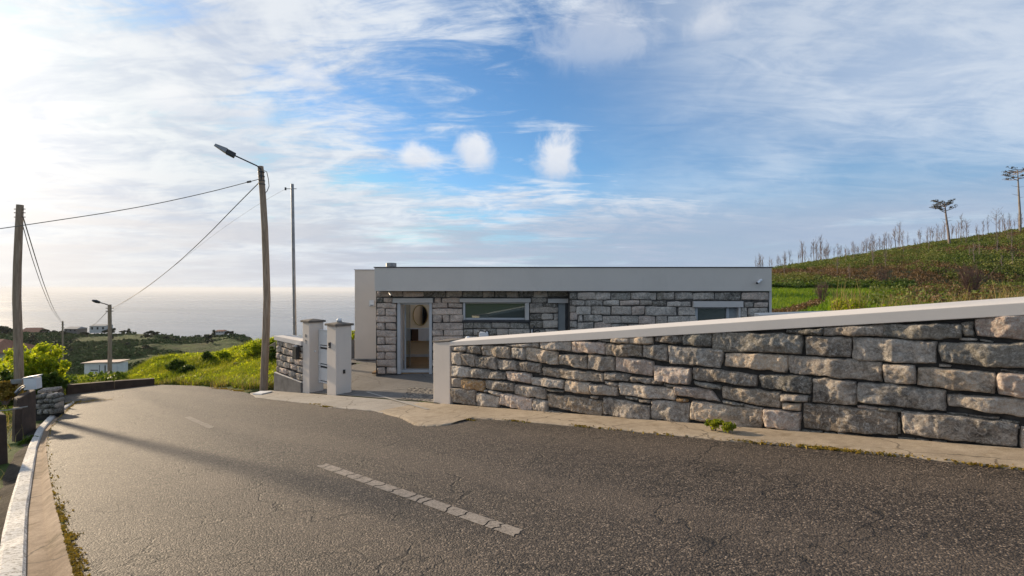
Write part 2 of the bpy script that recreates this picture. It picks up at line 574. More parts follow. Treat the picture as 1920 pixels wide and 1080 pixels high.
def kerb_white():
    m, g = newmat('white_painted_edge')
    o = OBJ(g)
    n = g.noise(o, 30, 8, 0.75)
    c = g.ramp(n, [(0.38, (0.12, 0.105, 0.08)), (0.47, (0.50, 0.48, 0.44)), (0.66, (0.74, 0.73, 0.70))])
    d = g.sm(g.noise(o, 1.6, 6, 0.7, 0.5), 0.55, 0.68)
    c = g.mix(g.m('MULTIPLY', d, 0.5), c, (0.22, 0.19, 0.15))
    finish(g, c, 0.75, g.noise(o, 60, 5, 0.7), 0.6, 0.012, 0.0, 0.3)
    return m


M['kerb_white'] = kerb_white()


def ground_mat(name, cols, s1=0.5, s2=6):
    m, g = newmat(name)
    o = OBJ(g)
    n = g.noise(o, s1, 7, 0.65, 0.5)
    n2 = g.noise(o, s2, 7, 0.7)
    c = g.ramp(g.m('MULTIPLY_ADD', n2, 0.4, g.m('MULTIPLY', n, 0.6)), [(0.34 + 0.32 * i / (len(cols) - 1), cc) for i, cc in enumerate(cols)])
    finish(g, c, 0.95, n2, 0.8, 0.15, 0.0, 0.15)
    return m


M['ground'] = ground_mat('grassy_soil', [(0.05, 0.04, 0.025), (0.07, 0.085, 0.025), (0.06, 0.10, 0.02), (0.11, 0.12, 0.04)])
M['hill'] = ground_mat('scrub_hill', [(0.030, 0.022, 0.014), (0.045, 0.045, 0.02), (0.05, 0.06, 0.02), (0.09, 0.065, 0.035)], 0.11, 1.4)
M['field'] = ground_mat('bright_meadow', [(0.05, 0.10, 0.018), (0.075, 0.15, 0.02), (0.10, 0.17, 0.025)], 0.25, 2)


def leafmat(name, cols, scale=1.2, trans=0.35, rough=0.6):
    m, g = newmat(name)
    o = OBJ(g)
    n = g.noise(o, scale, 5, 0.7)
    n2 = g.n('TexWhiteNoise', {'Vector': g.n('VectorMath', {0: o, 1: (0.08, 0.08, 0.08)}, operation='SNAP').outputs[0]}).outputs['Value']
    f = g.m('MULTIPLY_ADD', n2, 0.28, g.m('MULTIPLY', n, 0.72))
    c = g.ramp(f, [(0.30 + 0.42 * i / (len(cols) - 1), cc) for i, cc in enumerate(cols)])
    tc = g.mix(1.0, c, (1.5, 1.45, 0.7), 'MULTIPLY')
    finish(g, c, rough, spec=0.25, trans=(tc, trans))
    return m


M['grass'] = leafmat('green_grass', [(0.07, 0.12, 0.012), (0.15, 0.20, 0.018), (0.25, 0.27, 0.022), (0.36, 0.32, 0.05)], 0.55, 0.5)
M['grass_dry'] = leafmat('dry_straw_grass', [(0.19, 0.14, 0.06), (0.30, 0.24, 0.11), (0.24, 0.22, 0.08)], 1.0)
M['bush'] = leafmat('dark_green_leaves', [(0.035, 0.065, 0.012), (0.07, 0.11, 0.018), (0.11, 0.16, 0.02)], 1.0)
M['broom'] = leafmat('yellow_green_leaves', [(0.12, 0.18, 0.016), (0.27, 0.33, 0.022), (0.46, 0.45, 0.035)], 1.4, .62)
M['scrub'] = leafmat('heath_leaves', [(0.042, 0.070, 0.013), (0.085, 0.125, 0.02), (0.15, 0.17, 0.034), (0.21, 0.165, 0.07)], 0.16, 0.25)
M['bracken'] = leafmat('brown_bracken', [(0.08, 0.05, 0.026), (0.15, 0.09, 0.045), (0.22, 0.15, 0.09)], 0.3, 0.25)
M['twig_red'] = leafmat('reddish_bare_twigs', [(0.12, 0.075, 0.06), (0.19, 0.12, 0.095)], 1.0, 0.1)
M['moss'] = leafmat('ochre_moss', [(0.12, 0.085, 0.02), (0.22, 0.15, 0.025), (0.30, 0.21, 0.04), (0.09, 0.10, 0.02)], 3.0, 0.2)
M['bark_grey'] = basic('dead_grey_bark', (0.12, 0.095, 0.085), (0.26, 0.205, 0.18), 4, 0.9, 30, 0.5)
M['bark_pine'] = basic('pale_pine_bark', (0.10, 0.085, 0.075), (0.30, 0.27, 0.24), 1.2, 0.9, 20, 0.5)
M['needle'] = leafmat('dark_pine_needles', [(0.045, 0.045, 0.032), (0.075, 0.07, 0.05)], 0.8, 0.1)
M['far_scrub'] = leafmat('far_scrub_leaves', [(0.055, 0.078, 0.022), (0.078, 0.108, 0.028), (0.105, 0.11, 0.04)], 0.03, 0.0, 1.0)
M['far_leaf'] = leafmat('far_tree_leaves', [(0.018, 0.027, 0.013), (0.035, 0.05, 0.018)], 0.4, 0.2)


def woodpole():
    m, g = newmat('weathered_pole_wood')
    o = OBJ(g)
    st = g.n('Mapping', {'Vector': o, 'Scale': (9, 9, 0.7)}).outputs[0]
    n = g.noise(st, 3.0, 7, 0.65, 0.4)
    c = g.ramp(n, [(0.3, (0.19, 0.135, 0.092)), (0.55, (0.35, 0.26, 0.185)), (0.75, (0.46, 0.36, 0.27))])
    finish(g, c, 0.85, n, 0.6, 0.02, 0.0, 0.25)
    return m


M['pole'] = woodpole()
M['metal'] = basic('galvanised_steel', (0.22, 0.22, 0.22), (0.34, 0.34, 0.34), 5, 0.5, 60, 0.1, 0.5, 0.7)
M['metal_dark'] = basic('dark_metal', (0.03, 0.03, 0.032), (0.06, 0.06, 0.062), 5, 0.5, 60, 0.1, 0.5, 0.3)
M['alu'] = basic('grey_aluminium_frame', (0.42, 0.43, 0.44), (0.50, 0.51, 0.52), 3, 0.45, 60, 0.05, 0.5, 0.1)
M['door_grey'] = basic('blue_grey_door_paint', (0.24, 0.26, 0.26), (0.29, 0.31, 0.31), 3, 0.5, 60, 0.05)
M['white'] = basic('white_enamel', (0.66, 0.66, 0.66), (0.76, 0.76, 0.76), 4, 0.45, 50, 0.1, 0.5)
M['gate'] = basic('pale_blue_white_gate_paint', (0.60, 0.60, 0.59), (0.68, 0.68, 0.67), 3, 0.4, 60, 0.05, 0.5)
M['black'] = basic('black_plastic', (0.012, 0.012, 0.012), (0.025, 0.025, 0.026), 6, 0.4, 50, 0.1, 0.5)
M['cable'] = basic('dark_cable', (0.12, 0.11, 0.10), (0.2, 0.18, 0.16), 3, 0.7)
M['brown_conc'] = basic('dark_brown_stained_concrete', (0.045, 0.030, 0.022), (0.10, 0.068, 0.05), 3, 0.9, 30, 0.6)
M['wood'] = basic('oak_floor', (0.24, 0.14, 0.06), (0.36, 0.22, 0.10), 2.2, 0.5, 30, 0.1)
M['wood_dark'] = basic('dark_wood_niche', (0.06, 0.03, 0.02), (0.10, 0.05, 0.03), 6, 0.6)
M['brass'] = basic('brass_rim', (0.40, 0.29, 0.10), (0.50, 0.37, 0.14), 4, 0.3, 50, 0.02, 0.5, 0.9)
M['tile_roof'] = basic('terracotta_tiles', (0.30, 0.13, 0.075), (0.46, 0.25, 0.16), 2.2, 0.85, 20, 0.5)
M['tile_pale'] = basic('pale_pink_roof_sheet', (0.42, 0.30, 0.24), (0.56, 0.44, 0.37), 1.5, 0.8, 20, 0.4)
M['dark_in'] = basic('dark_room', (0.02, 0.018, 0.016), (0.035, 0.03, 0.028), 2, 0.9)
M['roof_mem'] = basic('grey_roof_sheet', (0.24, 0.24, 0.24), (0.32, 0.32, 0.31), 2, 0.8)
m, g = newmat('mirror_glass')
finish(g, (0.9, 0.88, 0.82), 0.02, metal=1.0)
M['mirror'] = m
m, g = newmat('window_glass')
finish(g, (0.16, 0.19, 0.175), 0.02, metal=0.55, spec=0.8)
M['glass'] = m
m, g = newmat('door_glass')
finish(g, (0.10, 0.14, 0.12), 0.03, metal=0.35, spec=0.8)
M['glass2'] = m


def sea_mat():
    m, g = newmat('open_sea')
    o = OBJ(g)
    a = g.noise(g.n('Mapping', {'Vector': o, 'Scale': (0.006, 0.011, 1)}).outputs[0], 1.0, 9, 0.62)
    b = g.noise(g.n('Mapping', {'Vector': o, 'Scale': (0.00022, 0.0006, 1)}).outputs[0], 1.0, 6, 0.6, 0.6)
    c = g.ramp(b, [(0.35, (0.035, 0.055, 0.085)), (0.65, (0.07, 0.095, 0.13))])
    r = g.ramp(b, [(0.35, 0.22), (0.65, 0.34)])
    finish(g, c, r, a, 0.35, 12.0, 0.0, 0.5)
    return m


M['sea'] = sea_mat()


def headland_mat():
    m, g = newmat('far_hillside')
    o = OBJ(g)
    n = g.noise(o, 0.018, 6, 0.6, 0.8)
    n2 = g.noise(o, 0.09, 8, 0.7, 0.3)
    n3 = g.noise(o, 0.5, 6, 0.7)
    f = g.m('ADD', g.m('MULTIPLY', n, 0.5), g.m('ADD', g.m('MULTIPLY', n2, 0.3), g.m('MULTIPLY', n3, 0.2)))
    c = g.ramp(f, [(0.40, (0.032, 0.044, 0.014)), (0.47, (0.050, 0.075, 0.018)), (0.52, (0.075, 0.115, 0.024)), (0.57, (0.085, 0.075, 0.035)), (0.64, (0.125, 0.165, 0.04))])
    finish(g, c, 0.95, g.m('ADD', n2, n3), 1.0, 2.5, 0.0, 0.1)
    return m


M['headland'] = headland_mat()

# ------------------------------------------------------------------ ROAD
def P2(px, py):
    p = on_road(px, py)
    return (p.x, p.y)


edge_px = [(1920, 882), (1693, 857), (1527, 840), (1360, 827), (1176, 808.5), (1092, 801), (975, 791), (922, 787), (880, 786), (862, 790), (845, 796), (826, 799), (800, 800), (780, 799), (768, 793), (755, 786), (742, 782), (702, 771), (667, 768), (618, 764.5), (587, 758), (524, 751), (480, 745.6)]
right_edge = [P2(*p) for p in edge_px]
d0 = Vector((right_edge[0][0] - right_edge[2][0], right_edge[0][1] - right_edge[2][1])).normalized()
right_edge = [(right_edge[0][0] + d0.x * 30, right_edge[0][1] + d0.y * 30)] + right_edge
bend = [P2(468, 738), P2(440, 731), P2(410, 727), P2(360, 723), P2(300, 721.5), P2(288, 722), P2(215, 730), P2(140, 738.5)]
far_left = [(-18.6, 19.6)]
near_left = [(-15.4, 16.3)]
left_px = [(146, 753), (135, 760), (125, 768), (108, 785), (93, 805), (86, 835), (92, 890), (104, 950), (118, 1000), (138, 1078)]
left_edge = [P2(*p) for p in left_px]
d1 = Vector((left_edge[-1][0] - left_edge[-3][0], left_edge[-1][1] - left_edge[-3][1])).normalized()
left_tail = (left_edge[-1][0] + 1.0, left_edge[-1][1] - 0.95)
left_tail2 = (left_tail[0] + d0.x * 34, left_tail[1] + d0.y * 34)
ROAD = right_edge + bend + far_left + near_left + left_edge + [left_tail, left_tail2]
RP = np.array(ROAD)


def poly_sd(X, Y, poly):
    """signed distance, negative inside"""
    X = np.asarray(X, float)
    Y = np.asarray(Y, float)
    n = len(poly)
    d = np.full(X.shape, 1e9)
    ins = np.zeros(X.shape, bool)
    for i in range(n):
        ax, ay = poly[i]
        bx, by = poly[(i + 1) % n]
        ex, ey = bx - ax, by - ay
        t = np.clip(((X - ax) * ex + (Y - ay) * ey) / (ex * ex + ey * ey + 1e-12), 0, 1)
        d = np.minimum(d, np.hypot(X - ax - t * ex, Y - ay - t * ey))
        c = (ay > Y) != (by > Y)
        with np.errstate(divide='ignore', invalid='ignore'):
            xi = ex * (Y - ay) / (ey if ey else 1e-12) + ax
        ins ^= c & (X < xi)
    return np.where(ins, -d, d)


road_me = np_mesh('road', [(x, y, road_z(x, y)) for x, y in ROAD], [tuple(range(len(ROAD)))], M['asphalt'])
road = tag(link('road', road_me), 'dark cracked asphalt road running downhill past the stone wall', kind='structure')

# painted dashes: each dash is a row of separate worn flakes with jagged joints
def dash(p0, p1, p2, p3, nseg, seed, mat='paint'):
    """corners in px: start-left, start-right, end-right, end-left"""
    rr = random.Random(seed)
    A, B, C, D = [on_road(*p) for p in (p0, p1, p2, p3)]
    mb = MB()
    cuts = [0.0]
    for i in range(nseg):
        cuts.append(cuts[-1] + rr.uniform(0.5, 1.5))
    cuts = [c / cuts[-1] for c in cuts]
    L = (D - A).length

    def row(t, sk):
        pts = []
        for k in range(5):
            w = k / 4
            tt = t + sk[k] / L
            a = A.lerp(D, tt)
            b = B.lerp(C, tt)
            jit = 0.006 * rr.uniform(-1, 1) if k in (0, 4) else 0
            p = a.lerp(b, min(1, max(0, w + jit)))
            p.z = road_z(p.x, p.y) + 0.004
            pts.append(p)
        return pts
    sk = [rr.uniform(-.02, .02) for _ in range(5)]
    for i in range(nseg):
        gap = rr.uniform(0.016, 0.036)
        sk2 = [rr.uniform(-.03, .03) for _ in range(5)]
        r0 = row(cuts[i], [x + gap / 2 for x in sk])
        r1 = row(cuts[i + 1], [x - gap / 2 for x in sk2])
        b = len(mb.v)
        mb.v += r0 + r1
        mb.f += [(b + k, b + k + 1, b + 6 + k, b + 5 + k) for k in range(4)]
        sk = sk2
    o = mb.build('lane_marking', M[mat], road)
    return o


dash((592, 874), (612, 869.5), (983, 995), (966, 1008), 15, 1)
dash((345, 783), (356, 781), (403, 801), (392, 804), 5, 2, 'paint_worn')

# ------------------------------------------------------------------ GROUND SHEETS
RIDGE = np.array([(215, 692), (300, 676), (360, 670), (400, 669), (440, 661), (475, 652), (515, 644), (600, 640)])


def ground_z(X, Y):
    X = np.asarray(X, float)
    Y = np.asarray(Y, float)
    d = np.hypot(X, Y)
    Pn = road_z(X, Y) - 0.12 - 0.00055 * np.maximum(d - 25, 0) ** 2
    Yc = np.maximum(Y, 4)
    u = X / Yc
    px = 960 + 960 * u
    w = sstep(215, 300, px) * (1 - sstep(560, 640, px)) * sstep(14, 18, Y)
    Yr = 28.0
    vr = (np.interp(px, RIDGE[:, 0], RIDGE[:, 1]) - 540) / 960
    zr = EYE - vr * Yr
    Ye = 17.5 + 3.0 * sstep(470, 380, px) + 1.0 * sstep(380, 300, px)
    t = np.clip((Y - Ye) / (Yr - Ye), 0, 1)
    bank = np.where(Y < Yr, Pn + (zr - Pn) * (t * (1.6 - 0.6 * t)), zr - 0.22 * (Y - Yr) - 0.004 * (Y - Yr) ** 2)
    z = Pn + (bank - Pn) * w
    z = z + 0.25 * fbm(X * 0.7, Y * 0.7, 3, 3) * w
    return z


def near_ground_z(X, Y):
    z = ground_z(X, Y)
    sd = poly_sd(X, Y, ROAD)
    z = np.where(sd < 0.25, np.minimum(z, road_z(X, Y) - 0.10), z)
    # drop on the left of the gutter
    side = (X * -0.66 - Y * 0.75)      # road-normal coordinate (more negative = towards house)
    leftof = (side > -1.2) & (sd > 0.75)
    z = np.where(leftof, z - 0.55 * sstep(0.75, 1.8, sd), z)
    # under the forecourt and the house
    n = 0.6609 * X + 0.7505 * Y
    inn = (n > 6.5) & (X > -8.3 + 0.35 * (Y - 19).clip(0)) & (Y < 25) & (X < 14)
    z = np.where(inn, z - 1.3, z)
    return z


def grid_mesh(name, xs, ys, zf, mat, smooth=True):
    X, Y = np.meshgrid(xs, ys)
    Z = zf(X, Y)
    V = np.stack([X.ravel(), Y.ravel(), Z.ravel()], 1)
    nx, ny = len(xs), len(ys)
    i = (np.arange(ny - 1)[:, None] * nx + np.arange(nx - 1)[None, :]).ravel()
    Fq = np.stack([i, i + 1, i + nx + 1, i + nx], 1)
    return np_mesh(name, V, Fq, mat, smooth)


tag(link('ground', grid_mesh('ground', np.arange(-52, 14.1, 0.4), np.arange(-12, 50.1, 0.4), near_ground_z, M['ground'])), kind='structure')
tag(link('slope', grid_mesh('slope', np.arange(-170, 60.1, 2.5), np.arange(-80, 130.1, 2.5), lambda X, Y: ground_z(X, Y) - 0.6 - 1.2 * ((X > -12) & (Y > 4) & (Y < 40)), M['ground'])), kind='structure')

# right-hand hill: crest read off its skyline
CRX = np.array([1180, 1400, 1440, 1500, 1580, 1680, 1760, 1850, 1920, 2100, 2400])
CRY = np.array([545, 513, 507, 497, 485, 468, 455, 442, 429, 400, 370])


def hill_z(X, Y):
    px = 960 + 960 * X / Y
    Yc = 105.0
    crest = EYE + (540 - np.interp(px, CRX, CRY)) / 960 * Yc
    t = np.clip((Y - 58) / (Yc - 58), 0, 1)
    z0 = np.interp(Y, [15, 20, 24, 32, 44, 46, 58, 400], [-1.3, -1.1, -0.25, 0.15, 0.75, 1.15, 1.55, 1.55])
    prof = t ** 0.85
    hi = np.interp(Y, [13, 20, 30, 36, 400], [0.45, 0.62, 0.75, 0.6, 0.6])
    z0 = np.where(Y < 36, z0 + (np.maximum(hi, z0) - z0) * sstep(1450, 1560, px), z0)
    z = z0 + (crest - 1.55) * prof
    z = np.where(Y > Yc, z - 0.20 * (Y - Yc) - 0.002 * (Y - Yc) ** 2, z)
    z = z + 1.1 * fbm(X * 0.12, Y * 0.12, 21, 4) * sstep(50, 70, Y) * (1 - 0.75 * sstep(95, 105, Y) * (1 - sstep(105, 112, Y)))
    z = z + 0.18 * fbm(X * 0.6, Y * 0.6, 5, 3) * sstep(20, 30, Y)
    return z


us = np.linspace(0.22, 1.75, 190)
Ys = np.concatenate([np.arange(14, 60, 0.7), np.arange(60, 112, 0.8), np.arange(112, 170, 5)])
U, YY = np.meshgrid(us, Ys)
XX = U * YY
ZZ = hill_z(XX, YY)
Vh = np.stack([XX.ravel(), YY.ravel(), ZZ.ravel()], 1)
nx = len(us)
ih = (np.arange(len(Ys) - 1)[:, None] * nx + np.arange(nx - 1)[None, :]).ravel()
Fh = np.stack([ih, ih + 1, ih + nx + 1, ih + nx], 1)
hill_me = np_mesh('hillside', Vh, Fh, M['hill'], True)
hill_me.materials.append(M['field'])
cy = YY.ravel()[Fh].mean(1)
cu = U.ravel()[Fh].mean(1)
fieldmask = ((cy < 57 + 4 * fbm(cu * 9, cy * 0.2, 8, 3)) & (cu < 0.80 + 0.12 * fbm(cy * 0.3, cu * 5, 12, 3)) & (cy > 24))
hill_me.polygons.foreach_set('material_index', fieldmask.astype(np.int32))
tag(link('hillside', hill_me), kind='structure')

# far headland across the valley
HX = np.array([-500, 0, 60, 150, 250, 310, 340, 380, 430, 455, 467, 476, 482, 500])
HY = np.array([612, 617, 622, 626, 625, 629, 633, 631, 627, 629, 634, 641, 652, 700])


def head_z(U, Y):
    px = 960 + 960 * U
    Yr = 330.0
    vr = (np.interp(px, HX, HY) - 540) / 960
    zr = EYE - vr * Yr
    t = np.clip((Y - 140) / (Yr - 140), 0, 1)
    zb = EYE - 0.20 * 140
    z = zb + (zr - zb) * (0.25 * t + 0.75 * sstep(0.15, 1, t))
    X = U * Y
    z = z + 9 * fbm(X * 0.02, Y * 0.02, 31, 4) * np.sin(np.pi * np.clip(t, 0, 1)) + 2.2 * fbm(X * 0.1, Y * 0.1, 37, 3) * (1 - sstep(.85, 1, t)) + 0.5 * fbm(X * .1, Y * .1, 44, 2)
    z = np.where(Y > Yr, z - 0.5 * (Y - Yr) - 0.004 * (Y - Yr) ** 2, z)
    z = np.where(px > 478, z - (px - 478) * 1.2, z)
    return z


us2 = np.concatenate([np.linspace(-2.2, -1.15, 40), np.linspace(-1.14, -0.47, 240)])
Ys2 = np.concatenate([np.linspace(135, 332, 130), np.linspace(336, 560, 40)])
U2, Y2 = np.meshgrid(us2, Ys2)
V2 = np.stack([(U2 * Y2).ravel(), Y2.ravel(), head_z(U2, Y2).ravel()], 1)
nx = len(us2)
i2 = (np.arange(len(Ys2) - 1)[:, None] * nx + np.arange(nx - 1)[None, :]).ravel()
tag(link('headland', np_mesh('headland', V2, np.stack([i2, i2 + 1, i2 + nx + 1, i2 + nx], 1), M['headland'], True)), kind='structure')

# sea: one sheet out to the horizon
tag(link('sea', np_mesh('sea', [(-90000, -40000, -250), (90000, -40000, -250), (90000, 40000, -250), (-90000, 40000, -250)], [(0, 1, 2, 3)], M['sea'])), kind='structure')

# ------------------------------------------------------------------ GUTTER + WHITE EDGE
gl_px = [(146, 753), (135, 760), (125, 768), (108, 785), (93, 805), (86, 835), (92, 890), (104, 950), (118, 1000), (138, 1078)]
gi_px = [(143, 752), (131, 759), (117, 766.5), (98, 784), (82, 803), (70, 835), (61, 890), (52, 950), (50, 1000), (48, 1078)]
go_px = [(140, 751), (126, 758), (112, 764.5), (89, 783), (70, 803), (54, 835), (34, 890), (16, 950), (4, 1000), (-8, 1078)]


def strip(cols, name, mat, closed_thick=0.25, tail=True):
    """cols: list of polylines (list of Vector) running the same way; builds a sheet plus side skirts"""
    n = len(cols[0])
    V, Fq = [], []
    for c in cols:
        V += c
    for j in range(len(cols) - 1):
        for i in range(n - 1):
            Fq.append((j * n + i, j * n + i + 1, (j + 1) * n + i + 1, (j + 1) * n + i))
    b = len(V)
    for c in (cols[0], cols[-1]):
        V += [p - Vector((0, 0, closed_thick)) for p in c]
    for i in range(n - 1):
        Fq.append((i, b + i, b + i + 1, i + 1))
        k = (len(cols) - 1) * n
        Fq.append((k + i, k + i + 1, b + n + i + 1, b + n + i))
    for (i) in (0, n - 1):
        ring = [j * n + i for j in range(len(cols))]
        Fq.append(tuple(ring + [b + n + i, b + i]))
    return np_mesh(name, V, Fq, mat, False)


def dense(pts, k=4):
    out = []
    for a, b in zip(pts, pts[1:]):
        for i in range(k):
            out.append((a[0] + (b[0] - a[0]) * i / k, a[1] + (b[1] - a[1]) * i / k))
    out.append(pts[-1])
    return out


def gline(pxs, dz):
    pts = [on_road(*p) for p in pxs]
    d = (pts[-1] - pts[-2]).normalized()
    pts.append(pts[-1] + Vector((1.0, -0.95, 0)))
    pts.append(pts[-1] + Vector((d0.x, d0.y, 0)) * 34)
    q = dense([(p.x, p.y) for p in pts], 4)
    return [Vector((x, y, road_z(x, y) + (dz(i) if callable(dz) else dz))) for i, (x, y) in enumerate(q)]


rr = random.Random(5)
L0 = gline(gl_px, 0.006)
L1 = gline(gi_px, -0.055)
mid1 = [a.lerp(b, 0.45) + Vector((0, 0, -0.035)) for a, b in zip(L0, L1)]
gut_me = strip([L0, [a.lerp(b, 0.12) + Vector((0, 0, -0.003)) for a, b in zip(L0, L1)], mid1, L1], 'gutter', M['gutter'])
tag(link('gutter', gut_me), kind='structure')
W0 = gline(gi_px, -0.035)
W1 = gline(go_px, 0.0)
wj = [a.lerp(b, 0.12) + Vector((0, 0, 0.02 + rr.uniform(-.008, .008))) for a, b in zip(W0, W1)]
wj2 = [a.lerp(b, 0.85) + Vector((0, 0, 0.012 + rr.uniform(-.01, .01))) for a, b in zip(W0, W1)]
tag(link('kerb', strip([W0, wj, wj2, W1], 'kerb', M['kerb_white'], 0.4)), kind='structure')

M['soil'] = ground_mat('dark_stony_soil', [(0.020, 0.016, 0.012), (0.05, 0.040, 0.030), (0.09, 0.075, 0.058), (0.05, 0.05, 0.025)], 1.5, 14)
gd_px = go_px
Da = gline(go_px, 0.0)
def _off(L, w):
    out = []
    for i, p in enumerate(L):
        t = (L[min(i + 1, len(L) - 1)] - L[max(i - 1, 0)]).normalized()
        n_ = Vector((t.y, -t.x, 0))
        if n_.dot(Vector((-.7, -.7, 0))) < 0:
            n_ = -n_
        out.append(p + n_ * w)
    return out
cols_ = []
for w_ in (0.012, .15, .3, .5, .8, 1.2, 1.7):
    c_ = _off(Da, w_)
    P_ = np.array([tuple(p) for p in c_])
    zz_ = road_z(P_[:, 0], P_[:, 1]) - .06 - .5 * sstep(0, .8, np.full(len(P_), w_)) + .10 * fbm(P_[:, 0] * 3, P_[:, 1] * 3, 71, 3)
    cols_.append([Vector((p[0], p[1], z)) for p, z in zip(P_, zz_)])
tag(link('ditch', strip(cols_, 'ditch', M['soil'], .3)), kind='structure')

# ------------------------------------------------------------------ APRON + KERB along wall, FORECOURT
def inner_t(e):
    """point on the wall line nearest to a road-edge point"""
    p = Vector((e[0], e[1], 0))
    s = (p - WA).dot(WS)
    return s


def apron():
    pts = dense(right_edge[1:] + [P2(468, 738)], 5)
    pts = [(right_edge[0])] + pts
    mbk, mba = MB(), MB()
    rows = []
    for (x, y) in pts:
        s = inner_t((x, y))
        sp = s
        q = wall_pt(sp, 0, 0.02)
        rows.append((s, Vector((x, y, 0)), q))
    # split at the gate pillar: s > -0.55 kerb, below: apron
    kc = [r for r in rows if r[0] > -0.9]
    ac = [r for r in rows if r[0] <= -0.62]

    def cols(rs, lift):
        out = []
        for (f, h) in ((0.0, 0.006), (0.03, lift * 0.75), (0.12, lift), (0.5, lift * 0.8), (1.0, lift * 0.6)):
            c = []
            for i, (s, a, b) in enumerate(rs):
                p = a.lerp(b, f)
                wob = 0.010 * math.sin(i * 1.7) + 0.008 * math.sin(i * 3.1 + 1)
                if f == 0.0:
                    p += Vector((WN.x, WN.y, 0)) * wob
                c.append(Vector((p.x, p.y, road_z(p.x, p.y) + h)))
            out.append(c)
        return out
    k = strip(cols(kc, 0.028), 'kerb', M['kerb'], 0.2)
    a = strip(cols(ac, 0.022), 'apron', M['apron'], 0.2)
    tag(link('kerb', k), kind='structure')
    tag(link('apron', a), kind='structure')


apron()


# forecourt: from the gate line down to house level
HZ = -0.97


def court():
    ss = np.linspace(0.05, -8.1, 48)
    mb = MB()
    rows = []
    for s in ss:
        a = wall_pt(s, 0, -0.02)
        ln = (24.0 - a.y) / 0.7505
        r = []
        for k in range(24):
            dd = min(ln, 24) * (k / 23) ** 1.5
            p = a + Vector((-WN.x, -WN.y, 0)) * dd
            za = road_z(a.x, a.y) + 0.026
            t = min(1, dd / 3.2)
            t = t * t * (3 - 2 * t)
            r.append(Vector((p.x, p.y, za + (HZ - za) * t)))
        rows.append(r)
    n = 24
    V = [p for r in rows for p in r]
    Fq = [(i * n + k, i * n + k + 1, (i + 1) * n + k + 1, (i + 1) * n + k) for i in range(len(rows) - 1) for k in range(n - 1)]
    tag(link('forecourt', np_mesh('forecourt', V, Fq, M['court'], True)), kind='structure')
    # yard behind the big wall, level with the house
    yard = np_mesh('yard', [(-1.2, 10.6, HZ - .004), (12, -1.0, HZ - .004), (14, 16, HZ - .004), (-1.0, 16, HZ - .004)], [(0, 1, 2, 3)], M['court'])
    tag(link('yard', yard), kind='structure')
    side = np_mesh('side_path', [(-6.1, 18.1, HZ - .02), (-3.9, 18.0, HZ - .02), (-3.9, 19.3, HZ - .006), (-6.6, 19.3, HZ - .006)], [(0, 1, 2, 3)], M['court'])
    tag(link('path', side), kind='structure')


court()


def court_z(X, Y):
    p = Vector((X, Y, 0))
    s = (p - WA).dot(WS)
    dd = -(p - WA).dot(WN)
    a = wall_pt(s, 0)
    za = road_z(a.x, a.y) + 0.026
    t = min(1, max(0, dd / 3.2))
    t = t * t * (3 - 2 * t)
    return za + (HZ - za) * t


# drain channel across the gateway + strip running back, and the patch of pebble paving
def court_strip(x0, y0, x1, y1, w, name, h=0.006):
    a, b = Vector((x0, y0, 0)), Vector((x1, y1, 0))
    d = (b - a).normalized()
    nrm = Vector((-d.y, d.x, 0)) * w / 2
    mb = MB()
    N = 14
    prev = None
    V, Fq = [], []
    for i in range(N + 1):
        p = a.lerp(b, i / N)
        for q in (p + nrm, p - nrm):
            V.append((q.x, q.y, court_z(q.x, q.y) + h))
    Fq = [(2 * i, 2 * i + 1, 2 * i + 3, 2 * i + 2) for i in range(N)]
    return link(name, np_mesh(name, V, Fq, M['line_strip']), bpy.data.objects['forecourt'])


def court_px(px, py):
    u, v = uv(px, py)
    Y = 8.0
    for _ in range(4000):
        if EYE - v * Y <= court_z(u * Y, Y):
            break
        Y += 0.01
    return u * Y, Y


a1, a2, a3 = court_px(688, 735), court_px(803, 768), court_px(812, 726)
court_strip(*a1, *a2, 0.07, 'drain_strip')
court_strip(*a1, *a3, 0.05, 'drain_strip')

m, g = newmat('rounded_pebble_paving')
o_n = OBJ(g)
vp = g.n('TexVoronoi', {'Vector': o_n, 'Scale': 13.0})
gp_ = g.n('SeparateColor', {0: vp.outputs['Color']}).outputs[0]
cp_ = g.mix(g.sm(vp.outputs['Distance'], 0.35, 0.62), g.ramp(gp_, [(0.1, (0.15, 0.13, 0.11)), (0.9, (0.36, 0.32, 0.27))]), (0.08, 0.075, 0.07))
finish(g, cp_, 0.8, g.m('MULTIPLY', vp.outputs['Distance'], -1.0), 1.0, 0.05, 0.0, 0.3)
M['pebble'] = m
cs_ = [court_px(*q) for q in ((752, 747), (766, 727), (822, 731), (822, 757))]
N_ = 6
Vp, Fp = [], []
for i in range(N_ + 1):
    for j in range(N_ + 1):
        a, b = i / N_, j / N_
        x_ = (cs_[0][0] * (1 - a) + cs_[1][0] * a) * (1 - b) + (cs_[3][0] * (1 - a) + cs_[2][0] * a) * b
        y_ = (cs_[0][1] * (1 - a) + cs_[1][1] * a) * (1 - b) + (cs_[3][1] * (1 - a) + cs_[2][1] * a) * b
        Vp.append((x_, y_, court_z(x_, y_) + .011))
Fp = [(i * (N_ + 1) + j, i * (N_ + 1) + j + 1, (i + 1) * (N_ + 1) + j + 1, (i + 1) * (N_ + 1) + j) for i in range(N_) for j in range(N_)]
link('pebble_paving', np_mesh('pebble_paving', Vp, Fp, M['pebble']), bpy.data.objects['forecourt'])

